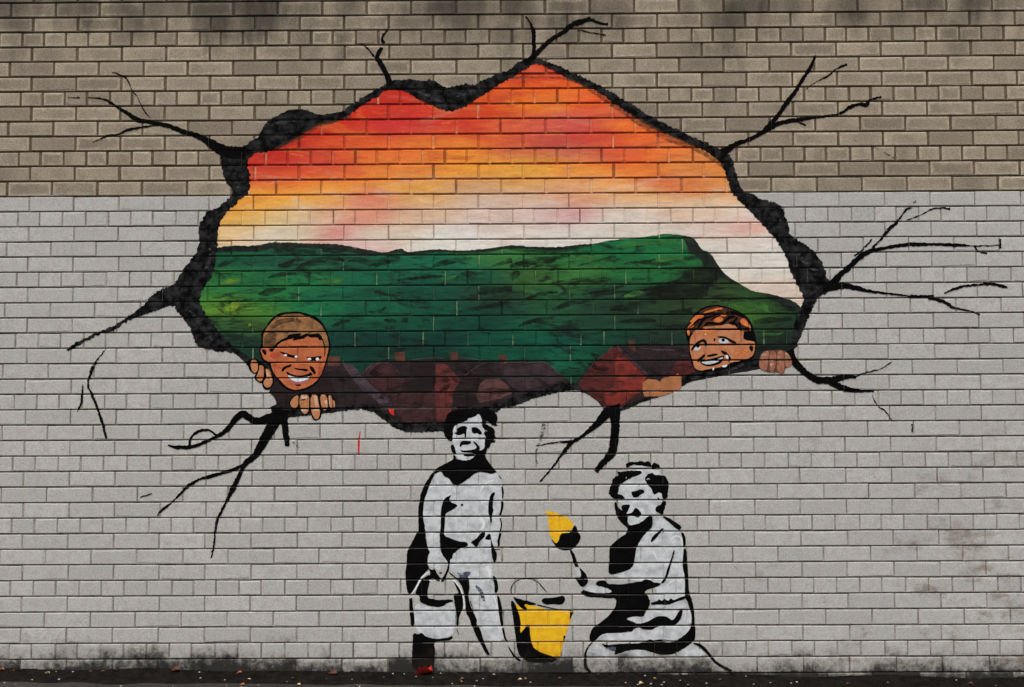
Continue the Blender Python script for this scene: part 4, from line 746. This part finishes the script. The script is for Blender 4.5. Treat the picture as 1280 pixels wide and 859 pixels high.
paint('pail_shadow', PAIL, BLACK, [shape(F_([(488, 475), (540, 518), (580, 545), (610, 520), (640, 505), (682, 520), (698, 640), (682, 692), (650, 760), (638, 680), (610, 600), (560, 552), (500, 502)]), .4, 1)], 3)
paint('pail_base', PAIL, BLACK, [shape(G_([(128, 378), (150, 368), (180, 383), (220, 368), (252, 403), (330, 428), (420, 428), (490, 413), (520, 398), (533, 420), (490, 447), (400, 452), (335, 467), (353, 540), (347, 620), (332, 690), (290, 722), (250, 742), (128, 742), (118, 640), (123, 520), (128, 440)]), .5, 1)], 4)
paint('pail_handle', PAIL, WHITE2, [stroke(F_([(112, 705, 12), (160, 640, 16), (215, 540, 18), (290, 478, 12)])), stroke(F_([(505, 535, 10), (560, 585, 14), (605, 650, 14), (632, 720, 14), (642, 800, 14), (640, 855, 12)])), stroke(F_([(290, 560, 10), (380, 556, 8)]))], 5)

# ---- kneeling stencil figure
KN = empty('painted_person', at(800, 838), 'black and white stencil of a curly haired child kneeling and holding up a spade', 'painted figure')
paint('body', KN, WHITE, [shape(J_([(690, 40), (780, 48), (860, 108), (980, 198), (1032, 260), (1042, 400), (1042, 600), (1062, 720), (1058, 900), (1060, 1010), (960, 1000), (700, 1000), (760, 860), (500, 780), (330, 762), (230, 715), (330, 690), (460, 650), (490, 580), (510, 420), (560, 290), (640, 218)]), .4, 1)], 1)
paint('back_highlight', KN, WHITE2, [stroke(J_([(890, 330, 12), (940, 280, 16), (1010, 290, 14), (1030, 380, 10)]), .6), stroke(J_([(700, 440, 10), (740, 540, 14)]), .6), stroke(J_([(860, 840, 14), (920, 790, 10), (1040, 780, 10)]), .5)], 2)
paint('face', KN, WHITE, [shape(H_([(355, 400), (540, 290), (670, 240), (690, 190), (800, 168), (825, 195), (905, 190), (930, 270), (860, 275), (760, 380), (830, 520), (900, 478), (942, 520), (932, 650), (872, 680), (862, 780), (800, 800), (802, 860), (480, 900), (470, 790), (420, 650), (325, 600), (348, 500)]), .3, 1), shape(H_([(515, 135), (640, 128), (760, 148), (802, 178), (740, 232), (680, 252), (655, 200), (560, 190)]), .3, 1), shape(J_([(403, 60), (470, 52), (642, 43), (562, 120), (460, 152), (408, 142)]), .2, 1)], 3)
paint('hair', KN, BLACK, [shape(H_(p), .9, 1, 1.1) for p in ([(448, 120), (480, 88), (540, 83), (600, 73), (662, 68), (690, 90), (740, 62), (782, 100), (790, 130), (820, 92), (862, 93), (903, 140), (892, 168), (850, 150), (820, 185), (798, 172), (790, 140), (740, 142), (680, 132), (600, 127), (560, 110), (520, 132), (470, 163)],
    [(328, 200), (345, 215), (370, 208), (430, 205), (520, 192), (600, 197), (650, 197), (673, 236), (560, 272), (470, 322), (380, 372), (350, 420), (362, 460), (340, 512), (380, 508), (432, 548), (432, 577), (300, 577), (255, 545), (235, 515), (215, 500), (240, 480), (212, 462), (245, 440), (228, 420), (268, 385), (268, 310), (310, 272), (350, 270), (345, 230)],
    [(698, 290), (730, 258), (800, 213), (842, 260), (890, 258), (930, 268), (982, 268), (1017, 330), (1022, 420), (1007, 500), (1002, 578), (940, 578), (932, 500), (890, 478), (858, 510), (828, 522), (798, 450), (758, 390), (718, 352)], [(930, 602), (1000, 598), (962, 720), (940, 792), (900, 762), (848, 742), (848, 690), (870, 663), (922, 652)], [(865, 535), (910, 578), (878, 583)])], 4)
paint('curl_highlight', KN, WHITE, [stroke(H_([(728, 315, 10), (750, 302, 12), (772, 312, 6)])), stroke(H_([(450, 300, 6), (460, 280, 5)]))], 5)
paint('eye', KN, BLACK, [shape(H_([(518, 478), (560, 473), (610, 460), (650, 440), (692, 458), (703, 490), (650, 512), (610, 552), (570, 558), (538, 540)]), .3, 1)], 5)
paint('nose', KN, BLACK, [shape(H_([(388, 670), (430, 648), (513, 648), (492, 700), (472, 750), (440, 775), (398, 722)]), .3, 1)], 5)
paint('mouth', KN, BLACK, [shape(H_([(570, 687), (620, 708), (664, 770), (642, 800), (612, 824), (540, 795), (458, 795), (468, 770), (540, 757)]), .3, 1)], 5)
paint('neck_shadow', KN, BLACK, [shape(H_([(298, 612), (325, 618), (342, 680), (390, 720), (470, 770), (480, 870), (360, 870), (318, 760), (303, 690)]), .3, 1), shape(J_([(262, -10), (405, -10), (408, 150), (460, 152), (560, 122), (650, 38), (687, 38), (698, 160), (640, 217), (580, 282), (520, 382), (502, 420), (490, 520), (462, 642), (360, 682), (300, 702), (210, 718), (183, 680), (198, 580), (193, 460), (208, 388), (300, 308), (400, 240), (408, 180), (338, 130), (288, 60)]), .4, 1)], 4)
paint('back_outline', KN, BLACK, [shape(J_(p), .3, 1) for p in ([(795, 45), (860, 58), (940, 108), (1027, 165), (1003, 212), (960, 192), (918, 152), (858, 102)], [(1013, 228), (1045, 238), (1070, 300), (1070, 392), (1043, 402), (1038, 320)], [(668, 343), (688, 280), (768, 220), (788, 190), (828, 183), (802, 215), (760, 262), (722, 312), (682, 348)], [(933, 430), (948, 438), (922, 540), (892, 640), (862, 740), (832, 803), (788, 823), (798, 790), (833, 750), (848, 680), (878, 600), (908, 520)])] +
    [shape(J_([(1048, 415), (1080, 418), (1087, 560), (1097, 680), (1104, 870), (1120, 960), (1150, 1010), (1060, 1010), (1062, 870), (1058, 720), (1033, 640), (1038, 520)]), .3, 1)], 4)
paint('skirt', KN, WHITE, [shape(K_(p), .5, 1) for p in ([(320, 745), (400, 715), (560, 718), (640, 713), (690, 665), (745, 713), (800, 690), (860, 668), (940, 655), (1155, 662), (1155, 690), (1100, 748), (1030, 793), (980, 783), (900, 773), (800, 790), (300, 792)], [(580, 595), (660, 573), (740, 578), (770, 538), (820, 505), (1000, 505), (1065, 515), (1042, 560), (1000, 614), (960, 577), (900, 567), (840, 582), (780, 622), (700, 638)], [(790, 505), (850, 470), (980, 475), (1020, 448), (1060, 436), (1115, 448), (1128, 505), (820, 515)], [(1090, 520), (1152, 512), (1168, 580), (1168, 645), (1035, 645), (1080, 600)], [(780, 400), (900, 390), (1090, 385), (1100, 420), (800, 440)])], 2)
paint('skirt_shadow', KN, BLACK, [shape(K_([(316, 285), (333, 258), (370, 248), (407, 258), (422, 285), (500, 287), (580, 287), (640, 272), (720, 262), (760, 243), (800, 248), (830, 270), (882, 275), (902, 287), (840, 322), (780, 332), (748, 362), (780, 390), (803, 440), (792, 500), (752, 540), (742, 580), (660, 572), (578, 592), (650, 622), (690, 642), (780, 622), (840, 582), (900, 568), (960, 580), (1000, 617), (1040, 560), (1058, 522), (1093, 508), (1083, 580), (1040, 642), (1000, 655), (900, 655), (850, 672), (820, 692), (760, 694), (700, 668), (660, 682), (640, 714), (600, 705), (560, 718), (500, 722), (420, 722), (370, 732), (320, 782), (290, 803), (256, 785), (268, 720), (298, 660), (370, 620), (440, 560), (488, 500), (508, 412), (430, 413), (330, 403), (250, 403), (188, 372), (186, 348), (240, 328), (290, 358), (350, 367), (472, 362), (440, 330), (380, 310), (330, 302)]), .5, 1),
    shape(K_([(805, 450), (860, 438), (880, 415), (905, 440), (930, 412), (960, 440), (985, 410), (1010, 430), (1040, 415), (1115, 385), (1125, 412), (1040, 440), (980, 462), (930, 474), (870, 464), (815, 475)]), .6, 1),
    shape(K_([(1100, 385), (1150, 370), (1192, 490), (1197, 640), (1203, 740), (1192, 803), (1060, 803), (1035, 793), (1100, 752), (1150, 692), (1167, 650), (1172, 560), (1152, 510), (1130, 430)]), .4, 1)], 3)
paint('knee_shadow', KN, BLACK, [shape(L_([(185, 268), (240, 285), (330, 272), (510, 270), (560, 235), (600, 250), (640, 235), (700, 270), (780, 240), (860, 180), (880, 140), (907, 130), (910, 200), (902, 250), (860, 282), (800, 322), (740, 353), (660, 358), (590, 343), (540, 322), (480, 317), (400, 322), (330, 347), (290, 362), (302, 322), (240, 312)]), .6, 1)], 3)
paint('leg', KN, WHITE, [shape(L_(p), .5, 1) for p in ([(150, 265), (200, 300), (285, 345), (250, 372), (75, 372), (92, 330), (140, 300)], [(330, 350), (420, 320), (520, 320), (560, 350), (562, 372), (305, 372)], [(800, 332), (860, 288), (900, 283), (942, 320), (995, 352), (965, 372), (755, 372)])], 2)
paint('leg_outline', KN, WHITEDRY, [stroke(L_([(240, 380, 16), (270, 430, 16), (335, 482, 14)]), .6), stroke(L_([(1000, 370, 10), (1045, 430, 18), (1062, 482, 16)]), .6), stroke(L_([(90, 340, 8), (110, 320, 12), (150, 310, 8)]))], 3)
paint('leg_outline', KN, BLACKDRY, [stroke(L_([(895, 268, 10), (950, 290, 26), (1010, 350, 22), (1060, 410, 20), (1120, 450, 22), (1185, 484, 24)]), .5), stroke(L_([(130, 255, 10), (80, 320, 14), (70, 400, 22), (76, 450, 26), (108, 490, 20)]), .4)], 3)
paint('knee_tint', KN, BLUEGREY, [shape(L_([(235, 295), (300, 290), (305, 330), (260, 325)]), .4, 1)], 4)
paint('hand', KN, WHITE, [shape(K_([(138, 125), (180, 148), (192, 210), (162, 228), (136, 200)]), .3, 1), shape(K_([(185, 330), (240, 306), (300, 298), (400, 318), (473, 350), (420, 367), (290, 362)]), .3, 1)], 4)
paint('hand_shadow', KN, BLACK, [shape(K_([(163, 135), (200, 158), (242, 210), (252, 270), (222, 302), (190, 314), (150, 260), (127, 220), (180, 237), (190, 190)]), .4, 1)], 5)
SP = empty('painted_spade', at(712, 700), 'small painted spade with a yellow and black blade and thin black handle', 'painted spade')
paint('blade', SP, YELLOW, [shape(I_([(118, 157), (170, 140), (190, 152), (260, 168), (400, 223), (460, 268), (512, 340), (480, 390), (440, 432), (340, 452), (310, 490), (300, 550), (265, 588), (220, 532), (180, 460), (165, 300), (163, 210)]), .4, 1)], 2)
paint('blade_shadow', SP, BLACK, [shape(I_([(192, 510), (230, 545), (265, 585), (310, 540), (318, 470), (360, 438), (460, 442), (488, 380), (515, 333), (547, 370), (552, 420), (592, 470), (597, 520), (562, 580), (510, 642), (430, 674), (340, 667), (278, 642)]), .4, 1)], 3)
paint('handle', SP, BLACK, [shape(I_([(442, 662), (480, 668), (522, 740), (555, 853), (575, 900), (535, 905), (500, 853), (480, 762)]), .3, 1)], 3)
BK = empty('painted_bucket', at(680, 828), 'bright yellow painted bucket with black shadow side standing between the two stencilled children', 'painted bucket')
paint('bucket_body', BK, YELLOW, [shape(M_([(165, 292), (230, 283), (290, 290), (400, 320), (470, 340), (560, 350), (695, 355), (672, 420), (632, 540), (602, 640), (572, 768), (500, 772), (430, 745), (380, 730), (320, 710), (290, 640), (200, 560), (205, 420)]), .4, 0)], 2)
paint('bucket_shadow', BK, BLACK, [shape(M_([(128, 255), (160, 258), (202, 360), (222, 440), (214, 560), (250, 510), (297, 462), (307, 560), (322, 660), (380, 713), (450, 735), (552, 772), (542, 792), (480, 813), (300, 808), (228, 772), (188, 700), (173, 560), (153, 420)]), .5, 1), shape(M_([(605, 565), (624, 575), (598, 630)]), .3, 0), shape(M_([(660, 358), (694, 360), (660, 435)]), .2, 0)], 3)
paint('bucket_rim', BK, BLACK, [shape(M_([(148, 210), (190, 238), (300, 263), (372, 288), (322, 300), (240, 282), (290, 342), (240, 337), (178, 272)]), .4, 1), stroke(M_([(370, 293, 12), (450, 315, 10), (560, 335, 7), (692, 352, 5)]), .3)], 4)
paint('bucket_handle', BK, BLACKDRY, [stroke(M_([(140, 195, 7), (135, 150, 11), (170, 90, 7), (240, 62, 10), (310, 62, 9), (380, 95, 7), (405, 125, 11), (460, 185, 6)]), .3)], 3)
paint('bucket_grip', BK, BLACK, [shape(M_([(403, 262), (430, 228), (480, 235), (560, 223), (600, 205), (624, 240), (602, 282), (570, 297), (510, 287), (440, 293)]), .4, 1)], 4)
dr = empty('paint_drip', at(448, 560), 'thin red drip of paint on the grey wall below the hole', 'paint drip')
paint('drip', dr, RED, [stroke(Q(1, 2, [(520, 440, 3), (514, 490, 11), (513, 550, 8)]))], 1)
#PAINT_END

# ------------------------------------------------------------------ ground
gx = lambda x: -.002 - .0125*x           # the pavement falls gently to the right
def ground_z(x, y):
    return gx(x)
t = NT('asphalt')
n1 = t.noise(160, 3, .7); n2 = t.noise(35, 4, .6); n3 = t.noise(2.2, 4, .6)
vo = t.t.nodes.new('ShaderNodeTexVoronoi'); t.inp(vo.inputs['Vector'], t.pos); vo.inputs['Scale'].default_value = 130
ch = t.map(t.noise(90, 2, .5), .66, .74)
col = t.mix(t.map(n3, .3, .7), lin((50, 45, 42)), lin((36, 32, 30)))
col = t.mix(t.math('MULTIPLY', ch, .7), col, lin((128, 122, 116)))
col = t.scale(col, t.map(n1, .25, .75, .6, 1.4, False))
t.bump(t.math('ADD', n1, t.math('MULTIPLY', vo.outputs['Distance'], .6)), .8, .006)
M_ASPH = t.finish(col, t.map(n2, .3, .7, .45, .8), .4)
me = bpy.data.meshes.new('ground'); R_ = 300
me.from_pydata([(-R_, -R_, gx(-R_)*.0 + 3.5), (0, 0, 0)], [], []) if False else me.from_pydata([(x, y, max(-.6, min(.6, gx(x)))) for y in (-R_, -6, 2, R_) for x in (-R_, -12, 12, R_)], [], [(j*4+i, j*4+i+1, j*4+i+5, j*4+i+4) for j in range(3) for i in range(3)])
me.materials.append(M_ASPH)
o = bpy.data.objects.new('ground', me); C.objects.link(o); tag(o, kind='structure')
# dark damp dirt gathered in the angle between wall and pavement
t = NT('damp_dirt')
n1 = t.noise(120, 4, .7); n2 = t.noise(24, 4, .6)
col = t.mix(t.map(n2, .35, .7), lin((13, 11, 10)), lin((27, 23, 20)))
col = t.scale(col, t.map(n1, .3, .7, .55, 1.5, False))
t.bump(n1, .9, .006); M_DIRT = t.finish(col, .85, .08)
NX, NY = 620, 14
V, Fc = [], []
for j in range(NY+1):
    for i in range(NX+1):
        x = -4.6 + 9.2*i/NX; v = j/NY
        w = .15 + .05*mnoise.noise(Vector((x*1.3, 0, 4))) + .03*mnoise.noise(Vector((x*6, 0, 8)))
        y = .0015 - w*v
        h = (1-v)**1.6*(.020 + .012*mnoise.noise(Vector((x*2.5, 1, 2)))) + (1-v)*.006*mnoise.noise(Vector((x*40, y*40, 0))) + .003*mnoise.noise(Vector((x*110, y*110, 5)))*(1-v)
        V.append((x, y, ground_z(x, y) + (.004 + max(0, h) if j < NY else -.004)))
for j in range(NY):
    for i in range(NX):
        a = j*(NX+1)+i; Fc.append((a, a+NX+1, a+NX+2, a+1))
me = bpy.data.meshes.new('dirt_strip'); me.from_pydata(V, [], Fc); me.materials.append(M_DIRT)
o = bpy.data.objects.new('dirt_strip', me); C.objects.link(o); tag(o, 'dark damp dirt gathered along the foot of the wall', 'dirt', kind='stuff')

# fallen leaves and specks, placed where their picture points meet the pavement
def on_ground(px, py):
    d = rot(((px-640)/F_PX, 1.0, -(py-429.5)/F_PX))
    t_ = (0 - CZ)/d.z
    for _ in range(4):
        x = CX + d.x*t_; t_ = (gx(x) + .006 - CZ)/d.z
    return CX + d.x*t_, min(-DIST + d.y*t_, -.02)
def leaf_mat(n, c, c2):
    t = NT(n); v = t.noise(70, 3); t.bump(v, .4, .002)
    return t.finish(t.mix(t.map(v, .3, .7), lin(c), lin(c2)), .6, .3)
LM = {'orange': leaf_mat('orange_leaf', (168, 98, 50), (128, 66, 34)), 'brown': leaf_mat('brown_leaf', (104, 58, 38), (70, 40, 28)), 'red': leaf_mat('red_leaf', (186, 44, 34), (130, 30, 26)), 'pale': leaf_mat('pale_leaf', (206, 176, 132), (176, 140, 96))}
rl = random.Random(5)
def leaf_mesh(seed, curl):
    r = random.Random(seed); V, Fc = [], []
    nl = 9
    for i in range(nl+1):
        s = i/nl; w = math.sin(math.pi*min(1, s*1.02)**.8)*.40*(1 + .22*math.sin(i*2.4 + seed)); w = max(w, .015)
        for k in (-1, -.5, 0, .5, 1):
            z = curl*(abs(k)**1.7)*.30*(w/.4) + curl*.25*(s-.5)**2 + .03*r.uniform(-1, 1)
            V.append((s-.5, k*w, z))
    for i in range(nl):
        for k in range(4):
            a = i*5+k; Fc.append((a, a+1, a+6, a+5))
    zmin = min(v[2] for v in V); V = [(x, y, z-zmin) for x, y, z in V]
    return V, Fc
LEAFM = [leaf_mesh(s, c) for s, c in ((1, 1.0), (2, .6), (3, 1.5), (4, .3))]
leaf_cache = {}
lb = {'orange': 'small orange fallen leaf lying on the dirt at the foot of the wall', 'brown': 'curled brown fallen leaf lying at the foot of the wall', 'pale': 'small pale dried leaf on the dark pavement by the wall', 'red': 'bright red curled leaf under the black base of the stencilled pail'}
def leaf(px, py, kind, size):
    x, y = on_ground(px, py); k = rl.randrange(4)
    if (kind, k) not in leaf_cache:
        me = bpy.data.meshes.new('leaf'); me.from_pydata(LEAFM[k][0], [], LEAFM[k][1]); me.materials.append(LM[kind]); me.shade_smooth(); leaf_cache[(kind, k)] = me
    o = bpy.data.objects.new('fallen_leaf', leaf_cache[(kind, k)]); C.objects.link(o)
    h = dirt_h(x, y)
    o.location = (x, y, h - .001); s = size*.0041*(1.6 if kind == 'red' else 1.0); o.scale = (s, s, s); o.rotation_euler = (rl.uniform(-.25, .25), rl.uniform(-.25, .25), rl.uniform(-.5, .5) + rl.choice((0, math.pi)))
    tag(o, lb[kind], 'leaf', None if kind == 'red' else kind + ' leaves along the wall')
def dirt_h(x, y):
    w = .15 + .05*mnoise.noise(Vector((x*1.3, 0, 4))) + .03*mnoise.noise(Vector((x*6, 0, 8)))
    v = (.0015 - y)/w
    if v >= 1: return ground_z(x, y)
    return ground_z(x, y) + .004 + max(0, (1-v)**1.6*(.020 + .012*mnoise.noise(Vector((x*2.5, 1, 2)))))
for (zx, zy, kd, sz) in ((50, 770, 'orange', 6), (95, 772, 'orange', 6), (130, 776, 'brown', 6), (15, 778, 'brown', 5), (370, 777, 'orange', 4), (480, 775, 'brown', 6), (540, 778, 'brown', 5), (607, 771, 'orange', 8), (893, 786, 'brown', 11), (1203, 794, 'orange', 7), (1210, 845, 'orange', 7), (1245, 822, 'pale', 5), (235, 800, 'pale', 6), (1120, 825, 'pale', 4)):
    leaf(zx/4, 644 + zy/4, kd, sz)
for (zx, zy, kd, sz) in ((385, 806, 'brown', 12), (845, 795, 'red', 15), (918, 810, 'pale', 5), (210, 845, 'pale', 7), (180, 820, 'brown', 5), (1030, 828, 'brown', 6), (1190, 803, 'pale', 4)):
    leaf(320 + zx/4, 644 + zy/4, kd, sz)
for (px, py, kd, sz) in ((650, 851, 'pale', 5), (656, 850, 'pale', 4), (802, 855, 'pale', 6), (814, 854, 'brown', 5), (819, 851, 'pale', 4), (782, 857, 'brown', 4), (1214, 857, 'brown', 7), (1262, 852, 'pale', 4), (700, 850, 'brown', 5), (900, 853, 'brown', 5), (1060, 856, 'orange', 4)):
    leaf(px, py, kd, sz)
t = NT('pebble'); M_PEB = t.finish(t.mix(t.noise(60), lin((206, 200, 190)), lin((150, 142, 132))), .7, .3)
def pebble_mesh(seed):
    r = random.Random(seed); V, Fc = [], []
    for j, (zz, rr) in enumerate(((0, .75), (.25, 1), (.5, .7))):
        for i in range(7): V.append((rr*math.cos(i*math.tau/7)*r.uniform(.8, 1.15), .8*rr*math.sin(i*math.tau/7)*r.uniform(.8, 1.15), zz))
    V.append((0, 0, .62))
    for j in range(2):
        for i in range(7): k = (i+1) % 7; Fc.append((j*7+i, j*7+k, j*7+7+k, j*7+7+i))
    for i in range(7): Fc.append((14+i, 14+(i+1) % 7, 21))
    Fc.append(tuple(range(6, -1, -1)))
    me = bpy.data.meshes.new('pebble'); me.from_pydata(V, [], Fc); me.materials.append(M_PEB); return me
PM = [pebble_mesh(s) for s in range(4)]
spots = [(94, 838), (98, 838), (492, 844), (618, 847), (506, 844), (989, 855), (963, 855), (72, 841), (302, 857), (281, 850), (520, 848), (541, 849), (577, 852), (250, 843), (440, 850), (860, 856)] + [(rl.uniform(5, 1275), rl.uniform(848, 858)) for _ in range(34)]
for (px, py) in spots:
    x, y = on_ground(px, py); o = bpy.data.objects.new('pebble', rl.choice(PM)); C.objects.link(o)
    s = rl.uniform(.0028, .0062); o.scale = (s, s, s); o.location = (x, y, dirt_h(x, y) - .0005); o.rotation_euler = (0, 0, rl.uniform(0, 6))
    tag(o, 'tiny pale chip of stone on the dark pavement by the wall', 'pebble', 'stone chips along the wall')
